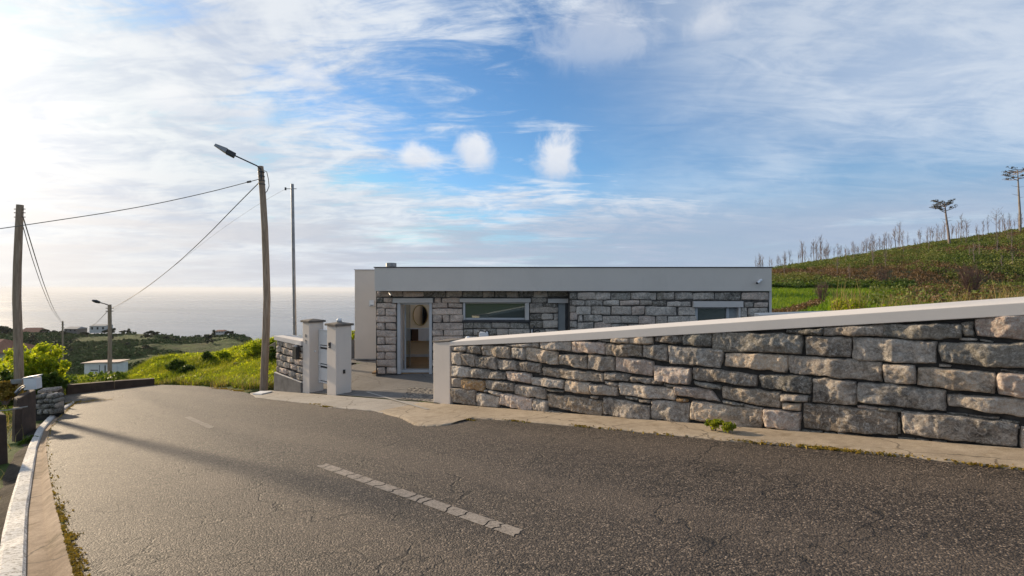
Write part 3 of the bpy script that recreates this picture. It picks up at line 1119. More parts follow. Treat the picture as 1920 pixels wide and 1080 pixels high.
# ------------------------------------------------------------------ STONES
def stone_mesh(quad, O, S, N, seed, depth=0.05, cell=0.02, mat=None, rough=1.0, offset=Vector((0, 0, 0)), back=0.07, k=0.12, grow=0.012):
    """quad: four (s,z) corners TL,TR,BR,BL in the wall plane with origin O, axis S and outward normal N"""
    r = np.random.default_rng(seed)
    q = np.array(quad, float)
    q = q.mean(0) + (q - q.mean(0)) * (1 + np.minimum(grow / np.maximum(np.ptp(q, 0), 0.04), 0.13))
    w = 0.5 * (abs(q[1, 0] - q[0, 0]) + abs(q[2, 0] - q[3, 0]))
    h = 0.5 * (abs(q[0, 1] - q[3, 1]) + abs(q[1, 1] - q[2, 1]))
    nx = int(np.clip(w / cell, 5, 64))
    nz = int(np.clip(h / cell, 4, 30))
    # finer spacing near the edges
    a1 = np.sin(np.linspace(-1, 1, nx) * math.pi / 2 * 0.92) / math.sin(math.pi / 2 * 0.92)
    b1 = np.sin(np.linspace(-1, 1, nz) * math.pi / 2 * 0.92) / math.sin(math.pi / 2 * 0.92)
    A, B = np.meshgrid(a1, b1)
    kk = k * r.uniform(0.6, 1.35)
    asp = np.clip(h / max(w, 1e-3), 0.2, 2.5)
    A2 = A * np.sqrt(1 - kk * min(1, asp * 1.1) * np.abs(B) ** 3)
    B2 = B * np.sqrt(1 - kk * min(1, 0.9 / asp) * np.abs(A) ** 3)
    fa, fb = (A2 + 1) / 2, (B2 + 1) / 2                     # fb=1 top
    top = q[0] * (1 - fa[..., None]) + q[1] * fa[..., None]
    bot = q[3] * (1 - fa[..., None]) + q[2] * fa[..., None]
    SZ = bot * (1 - fb[..., None]) + top * fb[..., None]
    s, z = SZ[..., 0], SZ[..., 1]
    edge = np.maximum(np.abs(A), np.abs(B))
    jit = 0.021 * rough * (0.2 + 0.8 * edge)
    s = s + jit * 2 * fbm(s * 8, z * 8, seed, 4)
    z = z + jit * 2 * fbm(s * 8 + 40, z * 8, seed + 5, 4)
    dist = np.minimum((1 - np.abs(A)) * w / 2, (1 - np.abs(B)) * h / 2)
    env = 1 - np.exp(-dist / 0.0055)
    c = np.array([s.mean(), z.mean()])
    H = np.full(s.shape, 1e9)
    for _ in range(6):
        g1, g2 = r.normal(0, 0.20, 2) * rough
        H = np.minimum(H, depth * r.uniform(0.8, 1.5) + g1 * (s - c[0]) + g2 * (z - c[1]))
    H = np.clip(H, depth * 0.2, depth * 1.15)
    H = H + rough * (0.040 * fbm(s * 8, z * 8, seed + 9, 5) + 0.060 * np.abs(fbm(s * 16, z * 16, seed + 3, 5)))
    H = np.maximum(H, 0.004)
    D = -back + (H + back) * env
    P = np.array(O)[None, None, :] + s[..., None] * np.array(S) + D[..., None] * np.array(N)
    P[..., 2] += z
    P -= np.array(offset)
    i = (np.arange(nz - 1)[:, None] * nx + np.arange(nx - 1)[None, :]).ravel()
    Fq = np.stack([i, i + 1, i + nx + 1, i + nx], 1)
    return np_mesh('stone', P.reshape(-1, 3), Fq, mat, True)


wall_o = wall_pt(4, road_z(*wall_pt(4, 0).xy))
wall = empty('stone_wall', wall_o, 'long rough stone boundary wall with sloping white coping beside the road', 'wall')
ZA, ZB, ZC, ZD = (840, 620, 6.352), (1090, 600, 4.910), (1350, 590, 4.321), (1630, 580, 3.859)
ST = []


def S_(zm, x0, y0, x1, y1, x2, y2, x3, y3, mat='stone'):
    ST.append(([(zm[0] + x / zm[2], zm[1] + y / zm[2]) for x, y in ((x0, y0), (x1, y1), (x2, y2), (x3, y3))], mat))


for a in [(50, 188, 212, 186, 210, 250, 60, 245), (228, 182, 392, 182, 385, 275, 232, 265), (405, 175, 740, 195, 745, 335, 420, 290, 'stone_tan'), (655, 165, 1080, 135, 1082, 208, 760, 192),
          (765, 200, 920, 202, 918, 345, 762, 325, 'stone_grey'), (938, 205, 1300, 255, 1308, 408, 942, 348, 'stone_tan'), (1100, 132, 1462, 125, 1460, 250, 1105, 215), (1325, 280, 1650, 300, 1652, 460, 1330, 400, 'stone_tan'),
          (1480, 125, 1860, 140, 1868, 275, 1482, 255, 'stone_pale'), (50, 260, 165, 265, 160, 405, 55, 395), (178, 280, 320, 285, 318, 425, 182, 410), (335, 305, 578, 320, 575, 465, 340, 430),
          (590, 345, 845, 365, 843, 475, 600, 455), (858, 370, 1100, 395, 1098, 505, 860, 478), (1128, 430, 1855, 510, 1850, 620, 1130, 535, 'stone_tan'), (60, 420, 250, 440, 248, 555, 65, 540, 'stone_grey'),
          (258, 445, 490, 470, 488, 575, 262, 555), (500, 480, 690, 500, 688, 592, 505, 570), (700, 475, 985, 515, 985, 630, 720, 585, 'stone_pale'), (995, 550, 1372, 590, 1370, 690, 1000, 645),
          (1395, 595, 1690, 620, 1690, 765, 1398, 720, 'stone_tan'), (50, 560, 165, 565, 162, 678, 55, 668), (175, 575, 430, 600, 425, 725, 180, 680, 'stone_ochre'), (450, 585, 780, 625, 780, 728, 460, 690),
          (792, 635, 1165, 690, 1168, 820, 800, 755), (1185, 690, 1375, 715, 1370, 745, 1200, 725, 'stone_dark'), (50, 685, 325, 710, 330, 895, 60, 850), (345, 745, 610, 790, 598, 912, 350, 895),
          (485, 705, 615, 740, 605, 780, 495, 745), (620, 745, 1005, 805, 1000, 962, 625, 880, 'stone_pale'), (1020, 815, 1175, 845, 1180, 985, 1025, 950), (1192, 755, 1830, 835, 1832, 1025, 1200, 900, 'stone_tan'),
          (1205, 950, 1420, 985, 1410, 1010, 1210, 985), (620, 905, 700, 925, 690, 950, 625, 935, 'stone_dark'), (1120, 505, 1125, 505, 1120, 540, 1060, 520), (425, 695, 470, 705, 465, 735, 430, 728)]:
    S_(ZA, *a)
for a in [(230, 220, 555, 235, 558, 345, 232, 320, 'stone_tan'), (274, 165, 440, 158, 438, 222, 275, 205, 'stone_tan'), (445, 155, 650, 150, 648, 225, 448, 220, 'stone_tan'), (570, 235, 790, 245, 792, 388, 575, 345, 'stone'),
          (685, 150, 915, 140, 912, 215, 690, 210), (930, 135, 1190, 120, 1188, 248, 940, 228, 'stone_dark'), (805, 240, 1310, 280, 1275, 440, 810, 395, 'stone_grey'), (62, 325, 300, 345, 300, 470, 65, 450),
          (318, 340, 660, 380, 655, 512, 322, 470, 'stone_pale'), (664, 420, 1002, 450, 1000, 592, 690, 560, 'stone_pale'), (215, 478, 445, 505, 440, 568, 220, 555), (455, 518, 640, 530, 640, 590, 460, 570),
          (90, 590, 330, 620, 325, 705, 105, 680), (215, 565, 335, 575, 330, 612, 225, 600), (345, 575, 860, 640, 858, 740, 360, 690), (865, 605, 1180, 640, 1280, 755, 870, 690, 'stone_pale'),
          (870, 708, 985, 725, 978, 762, 880, 752, 'stone_ochre'), (205, 715, 630, 790, 632, 922, 210, 870), (530, 720, 632, 738, 630, 772, 535, 758), (645, 735, 995, 775, 990, 955, 650, 905, 'stone_grey'),
          (400, 700, 520, 720, 515, 748, 410, 732, 'stone_dark'), (750, 585, 880, 600, 870, 630, 760, 615, 'stone_dark'), (640, 535, 740, 560, 735, 600, 650, 595), (1030, 560, 1280, 605, 1275, 650, 1050, 600, 'stone_dark'),
          (80, 690, 150, 700, 145, 728, 85, 722), (150, 175, 268, 172, 265, 208, 170, 200, 'stone_dark'), (690, 220, 830, 232, 825, 245, 700, 240, 'stone_dark'), (190, 872, 300, 888, 290, 902, 195, 892), (650, 915, 800, 935, 790, 952, 660, 935, 'stone_dark')]:
    S_(ZB, *a)
for a in [(-60, 140, 660, 165, 660, 318, -60, 290, 'stone_dark'), (-220, 426, 292, 488, 298, 582, -215, 525), (45, 310, 545, 330, 535, 465, 50, 420, 'stone_tan'), (20, 585, 485, 630, 485, 760, 25, 680, 'stone_tan'),
          (-228, 705, 345, 770, 342, 935, -225, 850, 'stone_tan'), (540, 120, 828, 105, 826, 166, 545, 157, 'stone_dark'), (845, 102, 1335, 82, 1325, 180, 850, 165), (690, 175, 1065, 190, 1060, 345, 695, 325),
          (558, 335, 1300, 385, 1310, 540, 560, 470), (320, 490, 735, 505, 732, 645, 335, 590, 'stone_dark'), (750, 510, 1100, 545, 1105, 735, 752, 705), (495, 635, 705, 655, 705, 712, 500, 705, 'stone_grey'), (708, 655, 738, 660, 736, 715, 710, 712, 'stone_dark'),
          (500, 712, 650, 722, 650, 785, 505, 775, 'stone_tan'), (355, 765, 645, 795, 648, 955, 365, 905, 'stone_pale'), (675, 722, 1430, 785, 1435, 985, 685, 915), (1115, 735, 1300, 752, 1290, 785, 1130, 768, 'stone_pale'),
          (660, 925, 820, 945, 815, 972, 665, 962, 'stone_dark'), (840, 945, 940, 955, 935, 983, 845, 977, 'stone_dark'), (950, 955, 1100, 975, 1095, 1000, 955, 988), (380, 915, 640, 960, 630, 975, 390, 945, 'stone_dark'), (20, 690, 190, 722, 180, 745, 40, 720, 'stone_dark'),
          (195, 725, 350, 755, 345, 772, 205, 755)]:
    S_(ZC, *a)
for a in [(-116, 205, 485, 240, 488, 392, -114, 365, 'stone_grey'), (-85, 530, 545, 590, 550, 740, -82, 670, 'stone_grey'), (105, 110, 655, 102, 655, 215, 100, 205, 'stone_dark'), (670, 97, 762, 92, 760, 200, 675, 195, 'stone_dark'),
          (775, 72, 1250, 32, 1250, 225, 790, 195, 'stone_pale'), (510, 245, 1250, 250, 1250, 440, 520, 378, 'stone_dark'), (105, 395, 325, 405, 330, 540, 115, 525), (355, 420, 905, 460, 900, 605, 355, 550, 'stone_tan'),
          (930, 465, 1300, 480, 1300, 655, 935, 615, 'stone_pale'), (570, 620, 1250, 655, 1250, 800, 575, 700), (235, 730, 1075, 830, 1070, 1000, 250, 890), (1105, 850, 1400, 880, 1400, 1060, 1100, 1010),
          (660, 205, 790, 212, 780, 237, 665, 230), (490, 385, 600, 395, 580, 425, 500, 415), (60, 700, 245, 720, 240, 752, 70, 735, 'stone_dark'), (560, 738, 720, 752, 715, 772, 565, 762, 'stone_dark'), (720, 757, 940, 782, 930, 802, 725, 777),
          (205, 925, 325, 935, 320, 958, 210, 950, 'stone_dark'), (330, 930, 430, 943, 425, 967, 335, 960, 'stone_dark'), (450, 947, 560, 958, 555, 978, 455, 972), (640, 968, 800, 988, 795, 1000, 645, 985), (210, 780, 232, 800, 238, 900, 205, 905, 'stone_dark'),
          (955, 435, 1120, 448, 1115, 470, 965, 460, 'stone_dark'), (950, 795, 1090, 815, 1085, 840, 960, 818, 'stone_dark'), (1000, 825, 1090, 850, 1085, 870, 1030, 850), (800, 210, 900, 222, 890, 240, 805, 235, 'stone_dark')]:
    S_(ZD, *a)

for i, (qd, mt) in enumerate(ST):
    q = [on_wall(*p) for p in qd]
    big = abs(q[1][0] - q[0][0])
    hh = abs(q[0][1] - q[3][1])
    dep = 0.055 if big > 0.25 else (0.03 if hh > 0.05 else 0.012)
    me = stone_mesh(q, (WA.x, WA.y, 0), (WS.x, WS.y, 0), (WN.x, WN.y, 0), 100 + i, dep, 0.013, M[mt], 1.0, wall_o, 0.10, 0.12, 0.034)
    link('stone', me, wall)


# coping and top/bottom lines along the wall
def cop_z(s):
    return EYE - 1.075 + 0.1155 * s


S_END = 11.5
# a few more courses past the right edge of the frame
def wall_fill():
    sd = 900
    for j in range(5):
        s = 8.42 + 0.13 * (j % 3)
        while s < S_END - 0.4:
            L = random.uniform(0.45, 1.0)
            za = cop_z(s) - 0.14
            zb = road_z(*wall_pt(s, 0).xy) + 0.06
            hgt = (za - zb) / 5
            z0 = zb + hgt * j
            m0, m1 = 0.115 * 0, 0.115 * L
            q = [(s + .012, z0 + hgt - .02), (s + L - .012, z0 + hgt - .02 + m1), (s + L - .012, z0 + m1 + .01), (s + .012, z0 + .01)]
            link('stone', stone_mesh(q, (WA.x, WA.y, 0), (WS.x, WS.y, 0), (WN.x, WN.y, 0), sd, 0.05, 0.04, M[random.choice(['stone', 'stone', 'stone_dark', 'stone_tan'])], 1.0, wall_o, 0.1), wall)
            sd += 1
            s += L
wall_fill()


def wall_core():
    V = []
    for s in (0.0, S_END):
        zt, zb = cop_z(s) - 0.10, road_z(*wall_pt(s, 0).xy) - 0.25
        for (o, z) in ((-0.035, zb), (-0.43, zb - 0.9), (-0.43, zt), (-0.035, zt)):
            V.append(wall_pt(s, z, o))
    mb = MB().add(V, [(0, 1, 2, 3), (7, 6, 5, 4), (0, 4, 5, 1), (1, 5, 6, 2), (2, 6, 7, 3), (3, 7, 4, 0)])
    mb.build('mortar_core', M['mortar'], wall)
    V = []
    for i in range(13):
        s = -0.02 + (S_END + 0.02) * i / 12
        t = min(1, max(0, s / 3.0))
        th = 0.085 + 0.040 * t
        z = cop_z(s)
        V += [wall_pt(s, z - th, 0.035), wall_pt(s, z, 0.035), wall_pt(s, z + 0.045, -0.47), wall_pt(s, z - th + 0.03, -0.47)]
    Fq = []
    for i in range(12):
        b = i * 4
        for k in range(4):
            Fq.append((b + k, b + (k + 1) % 4, b + 4 + (k + 1) % 4, b + 4 + k))
    Fq += [(3, 2, 1, 0), (48, 49, 50, 51)]
    MB().add(V, Fq).build('coping', M['coping'], wall, bevel=0.008)
    # plastered end post at the gateway
    x0, x1 = -0.535, -0.022
    zb = road_z(*wall_pt(-0.3, 0).xy) - 0.15
    zt = EYE - 1.127
    mb = MB().hexa([wall_pt(x0, zb, .03), wall_pt(x1, zb, .03), wall_pt(x1, zb, -.45), wall_pt(x0, zb, -.45), wall_pt(x0, zt, .03), wall_pt(x1, zt + .05, .03), wall_pt(x1, zt + .05, -.45), wall_pt(x0, zt, -.45)])
    mb.build('end_post', M['plaster_pier'], wall, bevel=0.012)
    mb = MB().hexa([wall_pt(x0 - .015, zt + .003, .045), wall_pt(x1 - .002, zt + .055, .045), wall_pt(x1 - .002, zt + .055, -.47), wall_pt(x0 - .015, zt + .003, -.47), wall_pt(x0 - .015, zt + .025, .045), wall_pt(x1 - .002, zt + .075, .045), wall_pt(x1 - .002, zt + .085, -.47), wall_pt(x0 - .015, zt + .045, -.47)])
    mb.build('post_cap', M['cap'], wall, bevel=0.005)


wall_core()

# ------------------------------------------------------------------ GATE PILLARS, LEFT WALL, GATE
def pillar(t0, t1, depth, zt, label):
    """square pillar standing on the gate line between distances t0..t1 left of the wall end"""
    zb0 = road_z(*wall_pt(-(t0 + t1) / 2, 0).xy)
    o = wall_pt(-(t0 + t1) / 2, zb0, -depth / 2)
    e = empty('gate_pillar', o, label, 'gate pillar', 'gate pillars')
    zb = zb0 - 0.2
    P = lambda s, z, d: wall_pt(-s, z, -d)
    MB().hexa([P(t1, zb, 0), P(t0, zb, 0), P(t0, zb, depth), P(t1, zb, depth), P(t1, zt, 0), P(t0, zt, 0), P(t0, zt, depth), P(t1, zt, depth)]).build('shaft', M['plaster_pier'], e, bevel=0.012)
    k, h = 0.045, 0.055
    a0, a1, dd = t0 - k, t1 + k, depth + k
    m0 = (t0 + t1) / 2
    V = [P(a1, zt + .002, -k), P(a0, zt + .002, -k), P(a0, zt + .002, dd), P(a1, zt + .002, dd), P(a1, zt + h, -k), P(a0, zt + h, -k), P(a0, zt + h, dd), P(a1, zt + h, dd), P(m0, zt + h + .045, depth / 2)]
    MB().add(V, [(3, 2, 1, 0), (0, 1, 5, 4), (1, 2, 6, 5), (2, 3, 7, 6), (3, 0, 4, 7), (4, 5, 8), (5, 6, 8), (6, 7, 8), (7, 4, 8)]).build('cap', M['cap'], e, bevel=0.004)
    return e


gp1 = pillar(4.44, 4.89, 0.45, 0.66, 'cream gate pillar nearest the driveway, with a black intercom on its front')
gp2 = pillar(5.84, 6.23, 0.42, 0.69, 'cream gate pillar joined to the short stone wall, carrying house number marks')


def on_line(px, py, out=0.0):
    """point on the vertical gate plane"""
    u, v = uv(px, py)
    Y = (6.909 - out) / (0.6609 * u + 0.7505)
    return Vector((u * Y, Y, EYE - v * Y))


UP = Vector((0, 0, 1))
DL = -WS          # along the gate line to the left
# intercom on the right pillar front
p = on_line(617.5, 652.5)
ic = empty('intercom', p, 'small black intercom panel on the front of the driveway pillar', 'intercom')
MB().obox(p + WN * 0.001, WS, WN, UP, 0.075, 0.03, 0.155).build('housing', M['metal_dark'], ic, bevel=0.004)
MB().obox(p + WN * 0.032 + WS * .010 + UP * 0.075, WS, WN, UP, 0.045, 0.006, 0.06).build('screen', M['black'], ic)
MB().obox(p + WN * 0.032 + WS * .022 + UP * 0.03, WS, WN, UP, 0.025, 0.008, 0.025).build('button', M['alu'], ic)
# black photocell on the side of the pillar
sd0 = wall_pt(-4.44, 0, -0.20)
zz = EYE - (701 - 540) / 960 * 13.3
MB().obox(Vector((sd0.x, sd0.y, zz)) + WS * 0.001, WS, -WN, UP, 0.03, 0.06, 0.10)
pc = MB().obox(Vector((sd0.x, sd0.y, zz)) + WS * 0.001, -WN, WS, UP, 0.055, 0.03, 0.10).build('photocell', M['black'], bevel=0.004, origin=(sd0.x, sd0.y, zz))
tag(pc, 'little black photocell box low on the driveway side of the pillar', 'sensor')
# door-bell knob on left pillar side
sd1 = wall_pt(-5.84, 0, -0.16)
zz = EYE - (659 - 540) / 960 * 14.2
kb = MB().tube([Vector((sd1.x, sd1.y, zz)) + WS * 0.001, Vector((sd1.x, sd1.y, zz)) + WS * 0.03], 0.026, 12).build('bell_button', M['white'], smooth=False, origin=(sd1.x, sd1.y, zz))
tag(kb, 'round white bell button on the inner side of the numbered pillar', 'door bell')
# small white glass lantern standing on the near pillar cap
lb = wall_pt(-4.66, 0.66 + 0.095, -0.22)
ln_ = empty('lantern', lb, 'small white low lantern on top of the driveway pillar cap', 'lantern')
MB().tube([lb - UP * .03, lb + UP * 0.02], 0.07, 14).build('base', M['metal'], ln_)
MB().tube([lb + UP * .021, lb + UP * 0.07, lb + UP * .095], [0.062, 0.06, 0.03], 14).build('globe', M['white'], ln_, smooth=True)
# number marks on left pillar front (small dark square over two strokes)
p = on_line(572, 640)
nb = empty('house_number', p, 'small faded house number marks on the front of the left pillar', 'house number')
for (dx, dz_, w_, h_) in ((0.02, 0.235, 0.065, 0.012), (0.02, 0.17, 0.065, 0.012), (0.02, 0.182, 0.012, 0.053), (0.073, 0.182, 0.012, 0.053)):
    MB().obox(p + WN * 0.001 + WS * dx + UP * (dz_ - 0.05), WS, WN, UP, w_, 0.006, h_).build('digit_stroke', M['metal_dark'], nb)
for (dx, dz_, w_, h_) in ((0.005, 0.04, 0.014, 0.06), (0.05, 0.072, 0.045, 0.011), (0.081, 0.035, 0.013, 0.037), (0.05, 0.0, 0.013, 0.035), (0.05, -0.005, 0.045, 0.011)):
    MB().obox(p + WN * 0.001 + WS * dx + UP * (dz_ - 0.05), WS, WN, UP, w_, 0.006, h_).build('digit_stroke', M['metal_dark'], nb)

# pedestrian gate between the two pillars: framed white panels with dark slots
gz0 = road_z(*wall_pt(-5.35, 0).xy)
ga = wall_pt(-5.83, 0, -0.26)
gate = empty('pedestrian_gate', (ga.x, ga.y, gz0), 'narrow white panelled garden gate between the two cream pillars', 'gate')
GW = 0.93
z_lo, z_hi = gz0 + 0.22, gz0 + 1.72
gp = Vector((ga.x, ga.y, 0))
GA = WS
for off in (0.0, GW - 0.06):
    MB().obox(gp + GA * off + UP * z_lo, GA, -WN, UP, 0.06, 0.05, z_hi - z_lo).build('stile', M['gate'], gate, bevel=0.004)
zs = [z_lo, z_lo + 0.47, z_lo + 0.99, z_hi]
for i in range(3):
    a, b = zs[i] + 0.085, zs[i + 1] - 0.035
    MB().obox(gp + GA * 0.062 + WN * -0.012 + UP * a, GA, -WN, UP, GW - 0.124, 0.022, b - a).build('panel', M['gate'], gate, bevel=0.004)
    MB().obox(gp + GA * 0.062 + WN * 0.002 + UP * (zs[i] + 0.024), GA, -WN, UP, GW - 0.124, 0.045, 0.036).build('rail', M['gate'], gate, bevel=0.004)
MB().obox(gp + GA * 0.062 + WN * 0.002 + UP * (z_hi - 0.03), GA, -WN, UP, GW - 0.124, 0.045, 0.03).build('rail', M['gate'], gate, bevel=0.004)
MB().obox(gp + GA * 0.062 + WN * -0.046 + UP * (z_lo + .005), GA, -WN, UP, GW - 0.124, 0.006, z_hi - z_lo - .01).build('backing', M['metal_dark'], gate)
kp = gp + GA * (GW - 0.09) + WN * 0.002 + UP * (z_lo + 1.0)
MB().tube([kp, kp + WN * 0.05], 0.014, 8).tube([kp + WN * 0.05, kp + WN * 0.05 - GA * 0.09], 0.011, 8).build('handle', M['black'], gate)

# short stone wall left of the pillars
lw_o = wall_pt(-7.1, road_z(*wall_pt(-7.1, 0).xy))
lw = empty('gate_wall', lw_o, 'short stone wall with white coping and grey plinth left of the pillars', 'wall')


def lwq(x, y):
    """px in the crop of that wall -> (t,z) on the gate plane"""
    u, v = uv(510 + x / 8.31, 620 + y / 8.31)
    Y = 6.909 / (0.6609 * u + 0.7505)
    return (Vector((u * Y, Y, 0)) - WA).dot(WS), EYE - v * Y


LW = [(75, 140, 170, 170, 165, 250, 75, 222), (180, 170, 300, 205, 300, 290, 185, 255), (305, 210, 380, 225, 380, 300, 305, 290), (75, 228, 135, 245, 130, 335, 78, 330), (142, 258, 270, 292, 270, 390, 145, 350),
      (278, 300, 370, 325, 370, 405, 280, 390), (385, 235, 480, 260, 478, 340, 388, 320), (388, 330, 480, 345, 478, 440, 388, 425), (70, 345, 110, 360, 108, 440, 72, 430), (118, 365, 222, 395, 220, 480, 120, 450), (235, 398, 338, 420, 335, 505, 238, 490),
      (348, 425, 480, 460, 480, 550, 350, 520), (75, 455, 180, 480, 180, 570, 80, 545), (188, 490, 272, 515, 270, 590, 190, 575), (290, 515, 385, 540, 382, 620, 292, 600), (392, 545, 480, 570, 480, 660, 395, 640),
      (70, 555, 105, 570, 105, 640, 72, 630), (115, 575, 235, 605, 232, 680, 118, 655), (245, 610, 362, 650, 360, 750, 248, 700), (375, 655, 485, 690, 485, 790, 378, 760)]
for i, a in enumerate(LW):
    q = [lwq(a[k], a[k + 1]) for k in (0, 2, 4, 6)]
    link('stone', stone_mesh(q, (WA.x, WA.y, 0), (WS.x, WS.y, 0), (WN.x, WN.y, 0), 700 + i, 0.03, 0.016, M[('stone', 'stone_tan', 'stone_pale')[i % 3]], 1.0, lw_o, 0.08), lw)
tA, tB = 6.235, 7.93


def lwz(py0, py1, t):
    """z on the gate plane interpolated between the two ends given as px rows"""
    f = (t - tA) / (tB - tA)
    za = EYE - (py0 - 540) / 960 * 14.39
    zb = EYE - (py1 - 540) / 960 * 15.51
    return za + (zb - za) * f


def lwbox(name, mat, top, bot, d0_, d1_, bev=0.006):
    V = []
    for t in (tB, tA):
        zt, zb = top(t), bot(t)
        V += [wall_pt(-t, zb, d0_), wall_pt(-t, zb, d1_), wall_pt(-t, zt, d1_), wall_pt(-t, zt, d0_)]
    MB().add(V, [(3, 2, 1, 0), (4, 5, 6, 7), (0, 1, 5, 4), (1, 2, 6, 5), (2, 3, 7, 6), (3, 0, 4, 7)]).build(name, mat, lw, bevel=bev)


base_z = lambda t: road_z(*wall_pt(-t, 0).xy) - 0.2
lwbox('mortar_core', M['mortar'], lambda t: lwz(646, 635, t), base_z, -0.03, -0.40, 0)
lwbox('coping', M['coping'], lambda t: lwz(640, 630, t) + 0.01, lambda t: lwz(648, 637, t), 0.05, -0.48)
lwbox('plinth', M['plinth'], lambda t: lwz(717, 698, t), base_z, 0.055, -0.02)
lwbox('plinth_edge', M['coping'], lambda t: lwz(717, 698, t) + 0.012, lambda t: lwz(717, 698, t) + 0.001, 0.05, -0.02, 0)
# mail box hanging on it: black box with a bright metal hood
p = on_line(552, 673, 0.10)
mbx = empty('mailbox', p, 'black wall mailbox with a shiny metal flap on the short stone wall', 'mailbox')
o_ = p - WN * 0.05
MB().obox(o_, WS, WN, UP, 0.22, 0.11, 0.36).build('box', M['black'], mbx, bevel=0.006)
MB().hexa([o_ + WS * -.10 + UP * .30 + WN * .02, o_ + WS * .10 + UP * .34 + WN * .115, o_ + WS * .10 + UP * .34 + WN * .02, o_ + WS * -.10 + UP * .30, o_ + WS * -.10 + UP * .38 + WN * .02, o_ + WS * .10 + UP * .40 + WN * .115, o_ + WS * .10 + UP * .40 + WN * .02, o_ + WS * -.10 + UP * .38]).build('flap', M['white'], mbx)

# flat white board lying on the kerb corner by the pole
a, b, c_, d_ = [on_road(*q) for q in ((474, 741), (490, 741.5), (511, 736.5), (488, 736))]
hgt = Vector((0, 0, 0.05))
bd = MB().hexa([a + UP * .02, b + UP * .02, c_ + UP * .025, d_ + UP * .025, a + hgt, b + hgt, c_ + hgt, d_ + hgt]).build('board', M['white'], origin=a)
tag(bd, 'flat white board lying on the kerb at the foot of the lamp pole', 'board')

# ------------------------------------------------------------------ HOUSE
YF, YR, YP = 15.6, 15.16, 15.1
house = empty('house', (1.8, 16, HZ), 'low flat-roofed house with stone walls and a wide white roof band', 'house')


def hx(px, Y=YF):
    return (px - 960) / 960 * Y


def hz_(py, Y=YF):
    return EYE - (py - 540) / 960 * Y


def HB(name, mat, x0, x1, y0, y1, z0, z1, bev=0.0, parent=None):
    return MB().box(x0, x1, y0, y1, z0, z1).build(name, mat, parent or house, bevel=bev)


ZT = hz_(546, YP)           # underside of the band
DX0, DX1 = hx(745), hx(810)
DZT = hz_(568)
Wx0, Wx1, Wz0, Wz1 = hx(868), hx(992), hz_(600), hz_(567)
TH = 0.34
core = MB()
for (x0, x1, z0, z1) in ((hx(704.5), DX0, HZ - .2, ZT), (DX0, DX1, DZT, ZT), (DX1, Wx0, HZ - .2, ZT), (Wx0, Wx1, Wz1, ZT), (Wx0, Wx1, HZ - .2, Wz0), (Wx1, hx(1047), HZ - .2, ZT), (hx(1047), hx(1065), hz_(568), ZT)):
    core.box(x0, x1, YF + 0.03, YF + 0.03 + TH, z0, z1)
core.build('wall', M['mortar_light'], house)
# right-hand block, its front flush with the band
RX0, RX1 = hx(1068, YR), hx(1443, YR)
rw = (hx(1304, YR), hx(1388, YR), hz_(640, YR), hz_(576, YR))
core = MB()
for (x0, x1, z0, z1) in ((RX0, rw[0], HZ - .2, ZT), (rw[1], RX1, HZ - .2, ZT), (rw[0], rw[1], HZ - .2, rw[2]), (rw[0], rw[1], rw[3], ZT)):
    core.box(x0, x1, YR + 0.03, YR + 0.03 + TH, z0, z1)
core.box(RX0 + .002, RX0 + .30, YR + 0.03 + TH, YF + 0.4, HZ - .2, ZT)
core.build('wall', M['mortar_light'], house)
HB('corner_trim', M['plaster_grey'], RX1 - .002, RX1 + 0.07, YR + .012, 24, HZ - .2, ZT)
# roof band, metal edge, slab
BX0, BX1 = hx(702, YP), hx(1447, YP)
HB('roof_band', M['plaster'], BX0, BX1, YP, YP + 0.26, ZT + .004, hz_(502, YP), 0.006)
HB('band_return', M['plaster'], BX0, BX0 + .26, YP + .262, 24, ZT + .3, hz_(502, YP), 0)
HB('band_return', M['plaster'], BX1 - .26, BX1, YP + .262, 24, ZT + .02, hz_(502, YP), 0)
HB('edge_flashing', M['metal_dark'], BX0 - .02, BX1 + .02, YP - .02, YP + .30, hz_(502, YP) + .002, hz_(502, YP) + .026)
SKX0, SKX1, SKY0, SKY1 = -3.7, -1.0, 16.6, 18.9      # unseen roof opening added to bring daylight into the hall
for (x0, x1, y0, y1) in ((BX0 + .262, SKX0, YP + .262, 24), (SKX1, BX1 - .262, YP + .262, 24), (SKX0, SKX1, YP + .262, SKY0), (SKX0, SKX1, SKY1, 24)):
    HB('roof', M['roof_mem'], x0 + .001, x1 - .001, y0, y1, ZT + .05, ZT + .30)
HB('soffit', M['plaster'], BX0 + .01, BX1 - .01, YP + .262, YF + .028, ZT + .02, ZT + .045)
# white block behind on the left
WY = 18.6
HB('white_wall', M['plaster_pier'], hx(665, WY), -4.02, WY, 24, HZ, hz_(506.5, WY), 0.01)
HB('coping_strip', M['white'], hx(664, WY), -4.02, WY - .03, 24, hz_(506.5, WY) + .003, hz_(506.5, WY) + .035)
HB('skirting', M['metal'], hx(665, WY), -4.15, WY - .012, WY - .001, HZ + .01, HZ + .05)
# side and back walls; unseen gap left at the back to daylight the hall
HB('side_wall', M['plaster_grey'], hx(704.5), hx(704.5) + .25, YF + .38, 23.9, HZ - .2, ZT)
HB('back_wall', M['plaster_grey'], -.6, RX1 - .01, 23.5, 23.8, HZ - .2, ZT)
# lintels
for (a, b, c, d, Y) in ((737, 812, 559, 567.7, YF), (862, 995, 559.5, 566.8, YF), (1027, 1066, 560, 568, YF), (1299, 1392, 565, 576, YR)):
    HB('lintel', M['plaster_grey'] if Y == YF else M['plaster_grey'], hx(a, Y), hx(b, Y), Y - .075, Y + .28, hz_(d, Y), hz_(c, Y), 0.006)
# stones of the facade
ho = WORLD[house.name]


